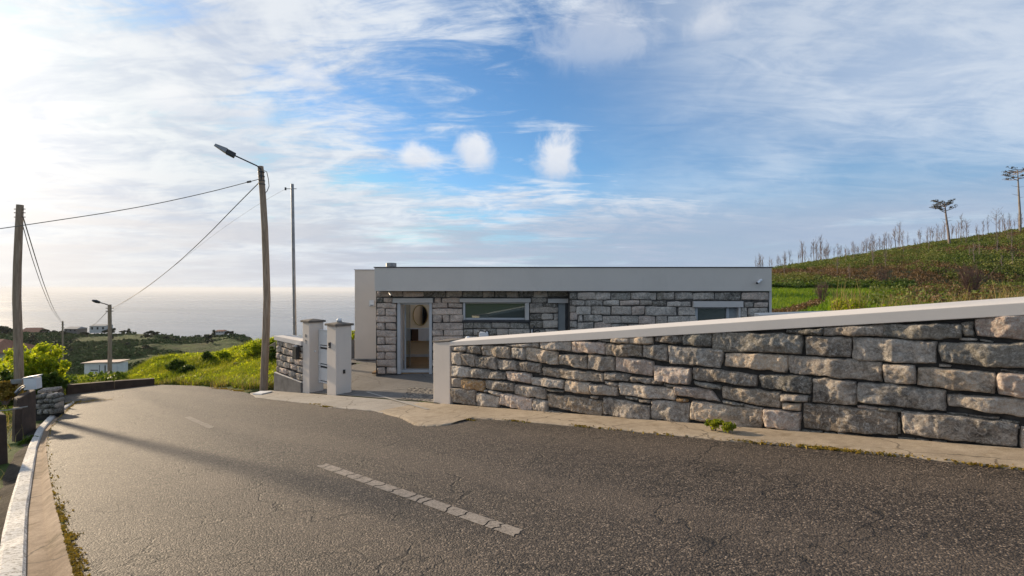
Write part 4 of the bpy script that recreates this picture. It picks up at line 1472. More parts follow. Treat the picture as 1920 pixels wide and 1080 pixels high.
def fstone(x0, y0, x1, y1, Y, seed, mat, rough=0.8):
    j = random.Random(seed)
    e = lambda: j.uniform(-1.0, 1.0)
    q = [(hx(x0 + e(), Y), hz_(y0 + e(), Y)), (hx(x1 + e(), Y), hz_(y0 + e(), Y)), (hx(x1 + e(), Y), hz_(y1 + e(), Y)), (hx(x0 + e(), Y), hz_(y1 + e(), Y))]
    link('stone', stone_mesh(q, (0, Y + .02, 0), (1, 0, 0), (0, -1, 0), seed, 0.05, 0.02, M[mat], rough, ho, 0.05, 0.12), house)


FL = {  # rows in the crop (640,480, x4.5)
    (298, 346): [(297, 410), (415, 515), (522, 690), (695, 880), (885, 1020), (1025, 1190), (1195, 1290), (1295, 1390), (1395, 1490), (1495, 1620), (1625, 1740), (1745, 1910)],
    (352, 394): [(297, 352), (356, 433), (785, 842), (848, 998), (1602, 1735)],
    (398, 440): [(297, 460), (768, 895), (900, 1022), (1592, 1700), (1705, 1828)],
    (445, 503): [(300, 364), (370, 460), ], (442, 495): [(768, 1018)], (430, 484): [(1592, 1828)],
    (508, 560): [(298, 460)], (500, 559): [(768, 846), (855, 912), (920, 1028)], (488, 540): [(1592, 1685), (1690, 1785), (1790, 1830)],
    (566, 623): [(302, 364), (370, 459), (768, 1026)], (546, 605): [(1592, 1700), (1705, 1828)],
    (628, 682): [(300, 460)], (627, 676): [(768, 860), (866, 1026)],
    (687, 745): [(302, 366), (372, 459)], (681, 740): [(768, 1020)], (750, 809): [(300, 460)], (745, 805): [(768, 880)],
    (815, 869): [(300, 363), (370, 459)], (811, 868): [(768, 862)], (874, 935): [(297, 462)], (874, 930): [(768, 880)], (940, 996): [(302, 371), (380, 460)], (936, 992): [(768, 860)],
    (561, 612): [(1035, 1115), (1121, 1265), (1271, 1420), (1426, 1580)], (617, 668): [(1035, 1110), (1115, 1230), (1236, 1305), (1312, 1408), (1415, 1590), (1598, 1720), (1726, 1828)],
    (674, 728): [(1035, 1170), (1176, 1330), (1336, 1440), (1446, 1620), (1626, 1828)],
}
sd = 1200
for (y0, y1), xs in FL.items():
    for (x0, x1) in xs:
        far = x0 > 1100 or (y0 < 300 and x0 > 880)
        mt = 'stone_pale' if x1 < 1030 else ('stone_grey' if sd % 3 else 'stone_dark')
        if y0 == 298 and x0 > 690:
            mt = 'stone_dark' if sd % 2 else 'stone'  # top course set darker: shade under the roof band put into the stone colour
        if (x0, y0) in ((297, 352), (1121, 561), (1426, 561)):
            mt = 'stone_dark'
        fstone(640 + x0 / 4.5, 480 + y0 / 4.5, 640 + x1 / 4.5, 480 + y1 / 4.5, YF, sd, mt, 0.55)
        sd += 1
FR = [(42, 107, [(40, 105), (110, 268), (272, 405), (410, 588), (592, 820), (826, 876), (880, 982), (988, 1142), (1150, 1340), (1346, 1580), (1588, 1836)]),
      (112, 159, [(42, 54), (58, 172), (180, 336), (342, 490), (497, 668), (674, 783)]), (114, 161, [(788, 912)]), (121, 168, [(916, 1132)]), (130, 175, [(1614, 1696), (1700, 1830)]),
      (163, 216, [(42, 94)]), (165, 240, [(100, 228), (235, 406), (414, 596), (602, 713)]), (168, 248, [(718, 1002), (1018, 1172)]), (181, 262, [(1572, 1634), (1644, 1825)]),
      (222, 290, [(44, 110)]), (246, 305, [(114, 156), (162, 330)]), (250, 320, [(335, 500), (506, 656)]), (254, 330, [(662, 812), (818, 920), (926, 1182)]),
      (298, 360, [(42, 106)]), (311, 384, [(110, 254), (260, 410)]), (326, 392, [(415, 560), (566, 700)]), (336, 400, [(706, 880), (886, 1020), (1026, 1182)]), (268, 340, [(1572, 1690), (1696, 1828)]),
      (366, 430, [(42, 180), (186, 330)])]
for (y0, y1, xs) in FR:
    for (x0, x1) in xs:
        mt = 'stone_grey'
        if (x0, y0) in ((410, 42), (826, 42), (788, 114), (40, 42), (1346, 42)):
            mt = 'stone_dark'
        elif sd % 5 == 0 or (x0, y0) == (260, 311):
            mt = 'stone_pale'
        fstone(1060 + x0 / 4.8, 540 + y0 / 4.8, 1060 + x1 / 4.8, 540 + y1 / 4.8, YR, sd, mt, 0.65)
        sd += 1

# entrance: deep reveal, frame, opened glazed leaf, room behind
EY = YF + 0.42
HB('door_jamb', M['alu'], DX0 + .002, DX0 + .10, YF - .02, EY, HZ, DZT, 0.004)
HB('door_jamb', M['alu'], DX1 - .085, DX1 - .002, YF - .02, EY - .15, HZ, DZT, 0.004)
HB('door_head', M['alu'], DX0 + .102, DX1 - .087, YF + .05, EY - .02, DZT - .05, DZT - .002)
HB('threshold', M['alu'], DX0 + .102, DX1 - .087, YF + .10, EY, HZ + .03, HZ + .10)
lf = MB().hexa([(DX0 + .13, EY + .02, HZ + .06), (DX0 + .17, EY + .02, HZ + .06), (DX0 + .12, EY + .92, HZ + .06), (DX0 + .08, EY + .92, HZ + .06), (DX0 + .13, EY + .02, DZT - .06), (DX0 + .17, EY + .02, DZT - .06), (DX0 + .12, EY + .92, DZT - .06), (DX0 + .08, EY + .92, DZT - .06)]).build('door', M['glass2'], house)
dfr = MB().tube([(DX0 + .10, EY + .93, HZ + .06), (DX0 + .10, EY + .93, DZT - .06)], .03, 6).tube([(DX0 + .15, EY + .01, HZ + .06), (DX0 + .15, EY + .01, DZT - .06)], .03, 6)
o = dfr.build('frame', M['alu'], lf) if False else None
me_ = np_mesh('frame', [p - ho for p in dfr.v], dfr.f, M['alu'])
fo = link('frame', me_, lf)
RBY = 19.25
HB('interior_floor', M['wood'], -4.3, .8, EY - .3, 23.4, HZ - .02, HZ + .03)
HB('interior_wall', M['plaster_int'], -3.98, -2.7, RBY, RBY + .12, HZ + .032, ZT)
HB('interior_wall', M['plaster_int'], -3.98, -3.88, EY + .3, RBY - .002, HZ + .032, ZT)
HB('interior_wall', M['plaster_int'], .6, .7, EY + .02, 23.4, HZ + .032, ZT)
for (x0, x1, y0, y1) in ((-3.9, SKX0, YF + .38, 23.4), (SKX1, .6, YF + .38, 23.4), (SKX0, SKX1, YF + .38, SKY0), (SKX0, SKX1, SKY1, 23.4)):
    HB('interior_ceiling', M['plaster_int'], x0 + .001, x1 - .001, y0, y1, ZT - .06, ZT - .01)
HB('interior_skirting', M['white'], -3.88, -2.72, RBY - .02, RBY - .002, HZ + .033, HZ + .13)
# oval mirror on the wall
mc = Vector((hx(788.5, RBY), RBY - .02, hz_(591, RBY)))
mr = empty('wall_mirror', mc, 'oval gold rimmed mirror on the wall inside the open doorway', 'mirror')
mb = MB()
ring = [mc + Vector((.27 * math.cos(2 * math.pi * k / 32), -.012, .38 * math.sin(2 * math.pi * k / 32))) for k in range(32)]
mb.add(ring + [p + Vector((0, .02, 0)) for p in ring], [tuple(reversed(range(32)))] + [(k, (k + 1) % 32, 32 + (k + 1) % 32, 32 + k) for k in range(32)])
mb.build('glass', M['mirror'], mr)
MB().tube([p + Vector((0, 0, 0)) for p in ring] + [ring[0], ring[1]], .016, 6, False).build('rim', M['brass'], mr, smooth=True)
# console with a dark niche
cx0, cx1 = hx(771, 19.0), hx(812, 19.0)
cn = empty('console_cabinet', ((cx0 + cx1) / 2, 19.1, hz_(640, 19)), 'white wall console with a dark wooden niche below the mirror', 'console')
z0_, z1_ = hz_(639, 19), hz_(617, 19)
MB().box(cx0 - .04, cx1, 18.95, RBY - .01, z1_ + .001, z1_ + .03).build('top', M['white'], cn)
MB().box(cx0 + .27, cx1, 18.97, RBY - .012, z0_, z1_).build('drawer', M['white'], cn, bevel=0.004)
MB().box(cx0 + .28, cx1 - .01, 18.955, 18.968, (z0_ + z1_) / 2 + .006, z1_ - .01).build('drawer_front', M['white'], cn)
MB().box(cx0 + .28, cx1 - .01, 18.955, 18.968, z0_ + .008, (z0_ + z1_) / 2 - .006).build('drawer_front', M['white'], cn)
MB().box(cx0 + .03, cx0 + .265, 18.99, RBY - .012, z0_, z1_).build('niche', M['wood_dark'], cn)
MB().box(cx0 - .03, cx0 + .0, 18.97, RBY - .012, z0_, z1_).build('side_panel', M['metal_dark'], cn)

# strip window
wf = HB('window', M['alu'], Wx0 + .002, hx(872), YF + .02, YF + .16, Wz0 + .002, Wz1 - .002)
for (x0, x1, y0, y1, z0, z1) in ((hx(984), Wx1 - .12, YF + .10, YF + .17, Wz0 + .002, Wz1 - .002), (hx(872) + .002, hx(984) - .002, YF + .08, YF + .16, Wz0 + .002, Wz0 + .06), (hx(872) + .002, hx(984) - .002, YF + .08, YF + .16, Wz1 - .035, Wz1 - .002)):
    MBt = MB().box(x0, x1, y0, y1, z0, z1)
    link('frame', np_mesh('frame', [p - ho for p in MBt.v], MBt.f, M['alu']), wf)
MBt = MB().box(hx(872), hx(984), YF + .115, YF + .13, Wz0 + .03, Wz1 - .02)
link('pane', np_mesh('pane', [p - ho for p in MBt.v], MBt.f, M['glass']), wf)
MBt = MB().box(Wx1 - .118, Wx1 - .002, YF - .03, YF + .3, Wz0 + .002, Wz1 - .002)
link('reveal', np_mesh('reveal', [p - ho for p in MBt.v], MBt.f, M['plaster_grey']), wf)
HB('window_sill', M['metal_dark'], Wx0 - .02, Wx1 + .02, YF - .05, YF + .1, hz_(604.5), Wz0 - .003)
# blue-grey side door in the inner corner
HB('side_door', M['door_grey'], hx(1047) + .002, hx(1060), YF + .05, YF + .10, HZ, hz_(568) - .003)
HB('side_door_frame', M['metal_dark'], hx(1060) + .002, hx(1065), YF - .02, YF + .2, HZ, hz_(568) - .003)
# right window: dark opening with frame
rwn = HB('window', M['alu'], hx(1304, YR) + .003, hx(1310, YR), YR + .08, YR + .2, rw[2], rw[3] - .003)
for nm, mt, b in (('pane', 'glass', (hx(1310, YR) + .002, hx(1364, YR), YR + .14, YR + .155, rw[2], rw[3] - .04)), ('frame', 'alu', (hx(1364, YR) + .002, hx(1369, YR), YR + .08, YR + .2, rw[2], rw[3] - .003)),
                  ('frame', 'alu', (hx(1310, YR) + .002, hx(1364, YR), YR + .10, YR + .18, rw[3] - .038, rw[3] - .003)), ('reveal', 'door_grey', (hx(1369, YR) + .002, hx(1384, YR), YR + .10, YR + .2, rw[2], rw[3] - .003)), ('reveal', 'plaster_grey', (hx(1384, YR) + .002, rw[1] - .002, YR - .03, YR + .3, rw[2], rw[3] - .003))):
    MBt = MB().box(*b)
    link(nm, np_mesh(nm, [p - ho for p in MBt.v], MBt.f, M[mt]), rwn)
HB('dark_room_panel', M['dark_in'], RX0 + .4, RX1 - .1, YR + .9, YR + 1.0, HZ, ZT)  # near-black panel, its colour stands in for the unlit room

# roof vent
vc = Vector((hx(733.5, 16.2), 16.2, hz_(502, YP)))
vt = MB().tube([vc - UP * .2, vc + UP * .06], .095, 14).build('chimney', M['metal'], house)
MBt = MB().tube([vc + UP * .062, vc + UP * .075, vc + UP * .19, vc + UP * .20], [.10, .165, .165, .10], 14)
link('cowl', np_mesh('cowl', [p - ho for p in MBt.v], MBt.f, M['metal']), vt)


# security cameras
def cctv(p, d, label):
    e = empty('security_camera', p, label, 'security camera', 'security cameras on the house')
    d = Vector(d).normalized()
    MB().tube([p, p + Vector((0, -.05, 0))], .035, 10).build('mount', M['white'], e)
    q = p + Vector((0, -.06, 0))
    MB().tube([q - d * .05, q + d * .17], .036, 12).build('body', M['white'], e)
    MB().tube([q + d * .171, q + d * .19], .031, 12).build('lens', M['black'], e)
    return e


cctv(Vector((hx(1424, YP), YP - .001, hz_(526, YP))), (-.75, -.45, -.42), 'white bullet camera on the right end of the roof band')
cctv(Vector((hx(733, YF), YF - .07, hz_(549.5, YF))), (.45, -.75, -.5), 'white bullet camera under the roof band above the entrance')
sp_ = Vector((hx(698, WY), WY - .001, hz_(569, WY)))
sr = empty('alarm_siren', sp_, 'small white alarm box on the plain white wall left of the entrance', 'alarm')
MB().box(sp_.x - .09, sp_.x + .09, WY - .08, WY - .002, sp_.z - .11, sp_.z + .11).build('housing', M['white'], sr, bevel=0.02)
MB().box(sp_.x - .05, sp_.x + .05, WY - .095, WY - .082, sp_.z - .085, sp_.z - .045).build('light', M['metal'], sr)
# low wall and plant between pillars and white block
bw = MB().box(hx(640, 19.2), hx(664.5, 19.2), 19.2, 19.45, HZ - .3, hz_(638, 19.2)).build('low_wall', M['plinth'], origin=(hx(655, 19.2), 19.3, HZ))
tag(bw, 'low grey boundary wall between the driveway pillar and the white house wall', 'wall')

# things standing in the yard seen just above the coping
bx = Vector((hx(906, 12.4), 12.4, HZ))
zc = hz_(624, 12.4)
ob = empty('garden_sink', bx, 'white box-shaped unit with black bent handles just above the coping', 'garden unit')
MB().box(bx.x - .105, bx.x + .115, 12.4, 12.75, HZ, zc).build('body', M['white'], ob, bevel=0.01)
MB().tube([(bx.x - .10, 12.5, zc + .001), (bx.x - .09, 12.5, zc + .045), (bx.x + .0, 12.5, zc + .035), (bx.x + .02, 12.5, zc + .02)], .016, 7).build('handle', M['black'], ob)
MB().tube([(bx.x + .04, 12.5, zc + .001), (bx.x + .06, 12.5, zc + .04), (bx.x + .12, 12.5, zc + .03), (bx.x + .145, 12.5, zc - .06)], .02, 7).build('handle', M['black'], ob)
MB().tube([(bx.x - .13, 12.5, zc - .3), (bx.x - .13, 12.5, zc + .01)], .018, 7).build('pipe', M['black'], ob)
b2 = Vector((hx(877, 12.0), 12.0, HZ))
o = MB().tube([(b2.x, 12.0, HZ), (b2.x, 12.0, hz_(635, 12)), (b2.x, 12.0, hz_(630.5, 12))], [.07, .07, .03], 12).build('marker_post', M['white'], origin=b2)
tag(o, 'short round white post top beside the coping near the gateway', 'post')
tp = Vector((hx(1000, 13.0), 13.0, HZ))
zt_ = hz_(622, 13)
o = empty('garden_tap', tp, 'black garden tap with a curled hose handle below the strip window', 'tap')
MB().tube([(tp.x, 13, HZ), (tp.x, 13, hz_(616, 13)), (tp.x + .03, 13, hz_(611, 13))], .022, 8).build('riser', M['black'], o)
MB().tube([(tp.x - .035, 13, HZ), (tp.x - .035, 13, hz_(618, 13))], .014, 8).build('pipe', M['white'], o)
MB().tube([(tp.x + .02, 12.98, zt_ - .02), (tp.x + .06, 12.98, zt_ + .03), (tp.x + .13, 12.98, zt_ + .04), (tp.x + .17, 12.98, zt_ + .015), (tp.x + .14, 12.98, zt_ - .02), (tp.x + .05, 12.98, zt_ - .035)], .018, 8).build('hose', M['black'], o)
# return wall of the yard at the right end of the house
a = Vector((hx(1425, 12.6), 12.6, 0))
rt = MB().hexa([(a.x, 12.6, HZ), (a.x + 3.2, 12.0, HZ), (a.x + 3.2, 12.3, HZ), (a.x, 12.9, HZ), (a.x, 12.6, hz_(590.5, 12.6)), (a.x + 3.2, 12.0, hz_(580, 12.2)), (a.x + 3.2, 12.3, hz_(579, 12.2)), (a.x, 12.9, hz_(588, 12.6))]).build('yard_wall', M['plaster_grey'], origin=a)
tag(rt, 'pale grey wall top running behind the coping at the right end of the house', 'wall')

# ------------------------------------------------------------------ POLES AND CABLES
def on_ground(px, py, zf, y0=8.0, y1=400.0):
    u, v = uv(px, py)
    Ys = np.linspace(y0, y1, 8000)
    Z = zf(u * Ys, Ys)
    hit = np.nonzero(EYE - v * Ys <= Z)[0]
    Y = Ys[hit[0]] if len(hit) else y1
    return Vector((u * Y, Y, float(zf(np.array([u * Y]), np.array([Y]))[0])))


def gz(X, Y):
    return float(near_ground_z(np.array([X]), np.array([Y]))[0])


lp0 = on_road(494.5, 729)
YL = lp0.y
lamp = empty('lamp_pole', lp0, 'crooked wooden pole with a street lamp beside the grassy bank', 'lamp pole')
cl = [(494.5, 735), (496, 690), (499, 620), (500.5, 560), (499, 500), (496.5, 430), (493, 370), (488.5, 312)]
MB().tube([at(x, y, YL) for x, y in cl], [.118, .115, .112, .108, .104, .10, .095, .088], 14).build('pole', M['pole'], lamp, smooth=False)
a0 = at(489, 317, YL - .1)
h0, h1 = at(441, 292, YL - .35), at(402, 272, YL - .62)
MB().tube([at(490, 335, YL - .1), a0, at(482, 311, YL - .12), h0], .021, 8).build('lamp_arm', M['metal_dark'], lamp)
ax = (h1 - h0).normalized()
sx = Vector((ax.y, -ax.x, 0)).normalized()
uz = sx.cross(ax) if sx.cross(ax).z > 0 else -sx.cross(ax)
L = (h1 - h0).length
head = MB().obox(h0 - sx * .085 - uz * .085, ax, sx, uz, L * .42, .17, .16).build('lamp_head', M['metal_dark'], lamp, bevel=0.02)
q = h0 + ax * (L * .42 + .002)
MBt = MB().hexa([q - sx * .10 - uz * .07, q + ax * L * .58 - sx * .05 - uz * .02, q + ax * L * .58 + sx * .05 - uz * .02, q + sx * .10 - uz * .07, q - sx * .10 + uz * .085, q + ax * L * .56 - sx * .05 + uz * .05, q + ax * L * .56 + sx * .05 + uz * .05, q + sx * .10 + uz * .085])
link('lamp_cover', np_mesh('lamp_cover', [p - WORLD[lamp.name] for p in MBt.v], MBt.f, M['metal']), head)
for yy in (322, 330, 338, 345):
    MB().tube([at(489.2 + (yy - 312) * .06, yy, YL), at(489.2 + (yy - 312) * .06, yy + 1.6, YL)], .102, 14).build('strap', M['metal_dark'], lamp)
MB().tube([at(495, 320, YL - .1), at(500, 322, YL), at(503, 335, YL), at(504.5, 349, YL), at(501, 358, YL - .05), at(497.5, 362, YL - .08)], .013, 6).build('cable_loop', M['cable'], lamp)

lpb = Vector((-14.03, 14.56, gz(-14.03, 14.56)))
pl = empty('utility_pole', lpb, 'thick bent wooden utility pole rising from the yellow-green bushes', 'utility pole')
MB().tube([lpb - UP * .3] + [at(x, y, 14.56) for x, y in ((35.5, 700), (33.5, 620), (31.5, 560), (32.5, 500), (35, 440), (37.5, 384))], [.106, .106, .102, .098, .094, .09, .082], 14).build('pole', M['pole'], pl, smooth=False)
for yy in (392, 399, 407):
    p_ = at(37, yy, 14.56)
    MB().tube([p_ - Vector((.16, 0, 0)), p_ + Vector((.16, 0, 0))], .012, 6).build('bracket', M['metal_dark'], pl)

far_p = []
for (px_, pb, pt, r_, lab) in ((205.5, 708, 571, .10, 'far dark utility pole with a small street lamp in front of the white shed'), (117.5, 714, 602, .10, 'shorter far utility pole left of the white shed')):
    b_ = on_ground(px_, pb, ground_z, 24, 90)
    e = empty('utility_pole', b_, lab, 'utility pole')
    top = at(px_, pt, b_.y)
    MB().tube([b_ - UP * .4, b_.lerp(top, .5) + Vector((.03, 0, 0)), top], [.15, .135, .12], 10).build('pole', M['pole'], e)
    for k in (.05, .09):
        c_ = top.lerp(b_, k)
        MB().tube([c_ - Vector((.3, 0, 0)), c_ + Vector((.3, 0, 0))], .03, 6).build('bracket', M['metal_dark'], e)
    far_p.append((b_, top, e))
b_, top, e = far_p[0]
Yq = b_.y
MB().tube([at(205, 573, Yq), at(196, 569.5, Yq - .3), at(186, 567, Yq - .6)], .04, 6).build('lamp_arm', M['metal_dark'], e)
MB().tube([at(187, 567.2, Yq - .6), at(180, 565, Yq - .8), at(173, 563.5, Yq - 1)], [.09, .13, .07], 8).build('lamp_head', M['metal_dark'], e)

mz = gz(-8.1, 19.0)
mt_ = empty('metal_mast', (-8.06, 19, mz), 'slim grey metal mast standing behind the short stone wall', 'mast')
MB().tube([(-8.06, 19, mz - .2), at(553, 640, 19), at(548, 345, 19)], [.07, .066, .055], 12).build('pole', M['metal'], mt_)
p_ = at(548, 354, 19)
MB().tube([p_ + Vector((-.25, 0, 0)), p_ + Vector((.16, 0, 0))], .012, 6).build('bracket', M['metal_dark'], mt_)
MB().tube([p_ + Vector((-.25, 0, -.05)), p_ + Vector((-.25, 0, .05))], .035, 8).build('insulator', M['black'], mt_)


def cable(pxs, Y0, Y1, r, label):
    x0, x1 = pxs[0][0], pxs[-1][0]
    pts = []
    for (x, y) in pxs:
        t = (x - x0) / (x1 - x0)
        Yv = 1 / ((1 - t) / Y0 + t / Y1)
        pts.append(at(x, y, Yv))
    # smooth
    P = np.array([tuple(p) for p in pts])
    tt = np.linspace(0, len(P) - 1, len(P) * 4)
    Q = np.stack([np.interp(tt, np.arange(len(P)), P[:, k]) for k in range(3)], 1)
    for _ in range(3):
        Q[1:-1] = (Q[:-2] + 2 * Q[1:-1] + Q[2:]) / 4
    rr_ = [r * .7] * len(Q)
    o = MB().tube([Vector(q) for q in Q], rr_, 5).build('overhead_cable', M['cable'], origin=pts[0])
    return tag(o, label, 'cable', 'overhead cables')


cable([(486, 336), (470, 340), (400, 358.5), (300, 381), (200, 399), (100, 414), (0, 429), (-140, 447)], YL, 13.5, .017, 'twisted cable from the lamp pole running left past the bent pole')
cable([(485, 343), (440, 388), (390, 440), (330, 496), (270, 543), (222, 572), (206, 580)], YL, far_p[0][0].y, .022, 'cable sloping from the lamp pole down to the far lamp pole')
cable([(43, 406), (60, 462), (80, 527), (100, 580), (116, 604)], 14.56, far_p[1][0].y, .022, 'upper cable from the bent pole down to the short far pole')
cable([(42, 420), (58, 478), (78, 537), (98, 584), (116, 606)], 14.56, far_p[1][0].y, .016, 'lower of the two cables from the bent pole to the short far pole')
cable([(204, 581), (192, 594), (178, 608), (160, 622)], far_p[0][0].y, 120, .03, 'cable running from the far lamp pole down towards the valley')
cable([(536, 354), (510, 368), (470, 392), (400, 440), (300, 520), (214, 581)], 19, far_p[0][0].y, .006, 'thin faint cable from the metal mast towards the far lamp pole')
p_ = at(467, 340.8, YL)
ins = MB().tube([p_ - Vector((.06, 0, .012)), p_ + Vector((.06, 0, .012))], .035, 8).build('cable_clamp', M['black'], origin=p_)
tag(ins, 'black tension clamp on the cable just left of the lamp pole', 'clamp')

# ------------------------------------------------------------------ LEFT ROADSIDE
# far parapet on the outside of the bend
pe = [on_road(290, 721.5), on_road(215, 729.5), on_road(126, 739.8)]
hs = [.26, .32, .36]
for p_ in pe[3:]:
    p_.z = road_z(p_.x, p_.y)
par = empty('parapet', pe[1], 'low dark concrete parapet along the outside of the road bend', 'parapet')
for i in range(2):
    a, b = pe[i], pe[i + 1]
    d = (b - a).normalized()
    n_ = Vector((d.y, -d.x, 0)).normalized()
    if n_.dot(Vector((0, 1, 0))) < 0:
        n_ = -n_
    N_ = 1 + i
    for k in range(N_):
        p0, p1 = a.lerp(b, k / N_), a.lerp(b, (k + 1) / N_)
        h0_, h1_ = hs[i] + (hs[i + 1] - hs[i]) * k / N_, hs[i] + (hs[i + 1] - hs[i]) * (k + 1) / N_
        e_ = UP * .25
        MB().hexa([p0 - e_, p1 - e_, p1 + n_ * .28 - e_, p0 + n_ * .28 - e_, p0 + UP * h0_, p1 + UP * h1_, p1 + n_ * .28 + UP * h1_, p0 + n_ * .28 + UP * h0_]).build('block', M['brown_conc'], par, bevel=0.02)


def block_px(corners, Y0, Y1, thick, name, label, cat, group=None, mat='brown_conc', sink=0.0):
    """wall piece from four px corners TL,TR,BR,BL; left side at depth Y0, right side at depth Y1"""
    TL, TR, BR, BL = corners
    f = [at(*BL, Y0) - UP * sink, at(*BR, Y1) - UP * sink, at(*TR, Y1), at(*TL, Y0)]
    bk = Vector((-.66, .5, 0)).normalized() * thick
    V = [f[0], f[1], f[1] + bk, f[0] + bk, f[3], f[2], f[2] + bk, f[3] + bk]
    o = MB().hexa(V).build(name, M[mat], bevel=0.025, origin=(f[0] + f[1]) / 2)
    return tag(o, label, cat, group)


block_px(((32, 749), (67, 731), (67.5, 790), (33, 812)), 10.7, 11.6, .35, 'parapet_block', 'dark brown sloping parapet block under the white meter box', 'parapet block', 'broken parapet blocks', sink=.2)
block_px(((28.5, 767), (43, 766), (42, 812), (27.5, 816)), 10.2, 10.4, .3, 'parapet_block', 'narrow brown block just in front of the sloping parapet block', 'parapet block', 'broken parapet blocks', sink=.3)
block_px(((-30, 776), (12.5, 778), (16, 850), (-30, 868)), 7.9, 8.2, .4, 'parapet_block', 'dark brown block cut by the left edge of the picture', 'parapet block', 'broken parapet blocks', sink=.3)
block_px(((106.5, 727.5), (119.5, 727.5), (121, 763), (108, 764.5)), 15.3, 15.1, .35, 'parapet_post', 'dark square end post at the inside of the bend', 'post', sink=.2)
rub = empty('rubble_wall', at(88, 770, 13.2), 'low tumbledown wall of grey rubble between the brown block and the end post', 'wall')
ro = WORLD[rub.name]
k = 0
for row, (y0, y1) in enumerate(((740, 748), (748.5, 757), (757.5, 767), (767.5, 778))):
    x = 66 + 3 * row % 5
    while x < 107:
        w_ = random.uniform(7, 14)
        x2 = min(x + w_, 108)
        A, B = at(x, y0 - (x - 66) * .05, 13.2), at(x2 - .7, y1 - (x - 66) * .05, 13.2)
        me = stone_mesh([(A.x, A.z), (B.x, A.z + random.uniform(-.02, .02)), (B.x, B.z), (A.x, B.z)], (0, 13.2, 0), (1, 0, 0), (0, -1, 0), 1700 + k, .05, .018, M[('stone_dark', 'stone_dark', 'stone')[k % 3]], 1.4, ro, .2, .4)
        link('stone', me, rub)
        k += 1
        x = x2
a, b = at(70, 733, 13.1), at(106, 729, 13.9)
MB().hexa([a - UP * .07, b - UP * .07, b + Vector((-.2, .4, -.07)), a + Vector((-.2, .4, -.07)), a, b, b + Vector((-.2, .4, .0)), a + Vector((-.2, .4, .0))]).build('cap_slab', M['stone_grey'], rub, bevel=.01)
MB().box(at(66, 740, 13.3).x, at(108, 740, 13.3).x, 13.3, 13.5, gz(-12, 13.3) - .2, at(80, 742, 13.3).z).build('core', M['mortar'], rub)

# meter box with conduits, grey plate
pb_ = at(54, 731.5, 11.3)
ub = empty('meter_box', pb_, 'small white meter box tilted on top of the brown parapet block', 'meter box')
o_ = at(44.5, 732, 11.25)
MB().obox(o_, Vector((1, .25, .06)).normalized(), Vector((-.25, 1, 0)).normalized(), Vector((-.05, 0, 1)).normalized(), .235, .2, .25).build('box', M['white'], ub, bevel=.008)
MB().obox(o_ + UP * .252 - Vector((.02, .01, 0)), Vector((1, .25, .16)).normalized(), Vector((-.25, 1, 0)).normalized(), Vector((-.05, 0, 1)).normalized(), .255, .22, .025).build('lid', M['white'], ub, bevel=.004)
MB().tube([at(46, 723, 11.2), at(40, 725, 11.1), at(34, 730, 11.0), at(28, 737, 10.9)], .018, 7).build('conduit', M['metal'], ub)
MB().tube([at(46, 726, 11.2), at(41, 729, 11.1), at(36, 734, 11.0), at(30, 741, 10.9)], .018, 7).build('conduit', M['metal_dark'], ub)
pt_ = MB().hexa([at(20, 721, 11.6), at(41, 719, 11.7), at(41, 719, 12.0), at(20, 721, 11.9), at(19, 712, 11.6), at(42, 710, 11.7), at(42, 710, 12.0), at(19, 712, 11.9)]).build('junction_box', M['metal'], bevel=.008, origin=at(30, 721, 11.7))
tag(pt_, 'flat grey junction box left of the white meter box', 'junction box')
wr = MB().tube([at(-10, 770.5, 9.6), at(15, 769, 9.7), at(35, 765, 9.8), at(52, 762, 9.9)], .012, 6).build('rope', M['line_strip'], origin=at(20, 768, 9.7))
tag(wr, 'pale frayed rope stretched over the narrow brown block', 'rope')


# loose rubble along the outside of the white edge
def rock_mesh(seed, mat):
    r_ = np.random.default_rng(seed)
    import bmesh
    bm = bmesh.new()
    bmesh.ops.create_icosphere(bm, subdivisions=2, radius=.5)
    for v in bm.verts:
        v.co *= 0.75 + 0.5 * r_.random()
    me = bpy.data.meshes.new('rock')
    bm.to_mesh(me)
    bm.free()
    me.materials.append(mat)
    return me


rocks = [rock_mesh(i, M[('stone', 'stone_dark', 'stone_grey')[i % 3]]) for i in range(6)]
k = 0
for i in range(60):
    t = random.random()
    px_, py_ = 62 - 85 * t + random.uniform(-26, 2), 812 + 200 * t * t + random.uniform(-6, 6)
    p_ = on_road(px_, py_)
    if poly_sd(np.array([p_.x]), np.array([p_.y]), ROAD)[0] < 0.72 or p_.y < 3.2:
        continue
    o = link('loose_stone', rocks[k % 6])
    s_ = random.uniform(.10, .30)
    o.scale = (s_ * random.uniform(.9, 1.5), s_, s_ * random.uniform(.6, .9))
    o.rotation_euler = (random.uniform(-.3, .3), random.uniform(-.3, .3), random.uniform(0, 6))
    o.location = (p_.x, p_.y, gz(p_.x, p_.y) + s_ * .15)
    tag(o, 'loose rubble stone lying in the ditch outside the white road edge', 'stone', 'loose stones in the ditch')
    k += 1


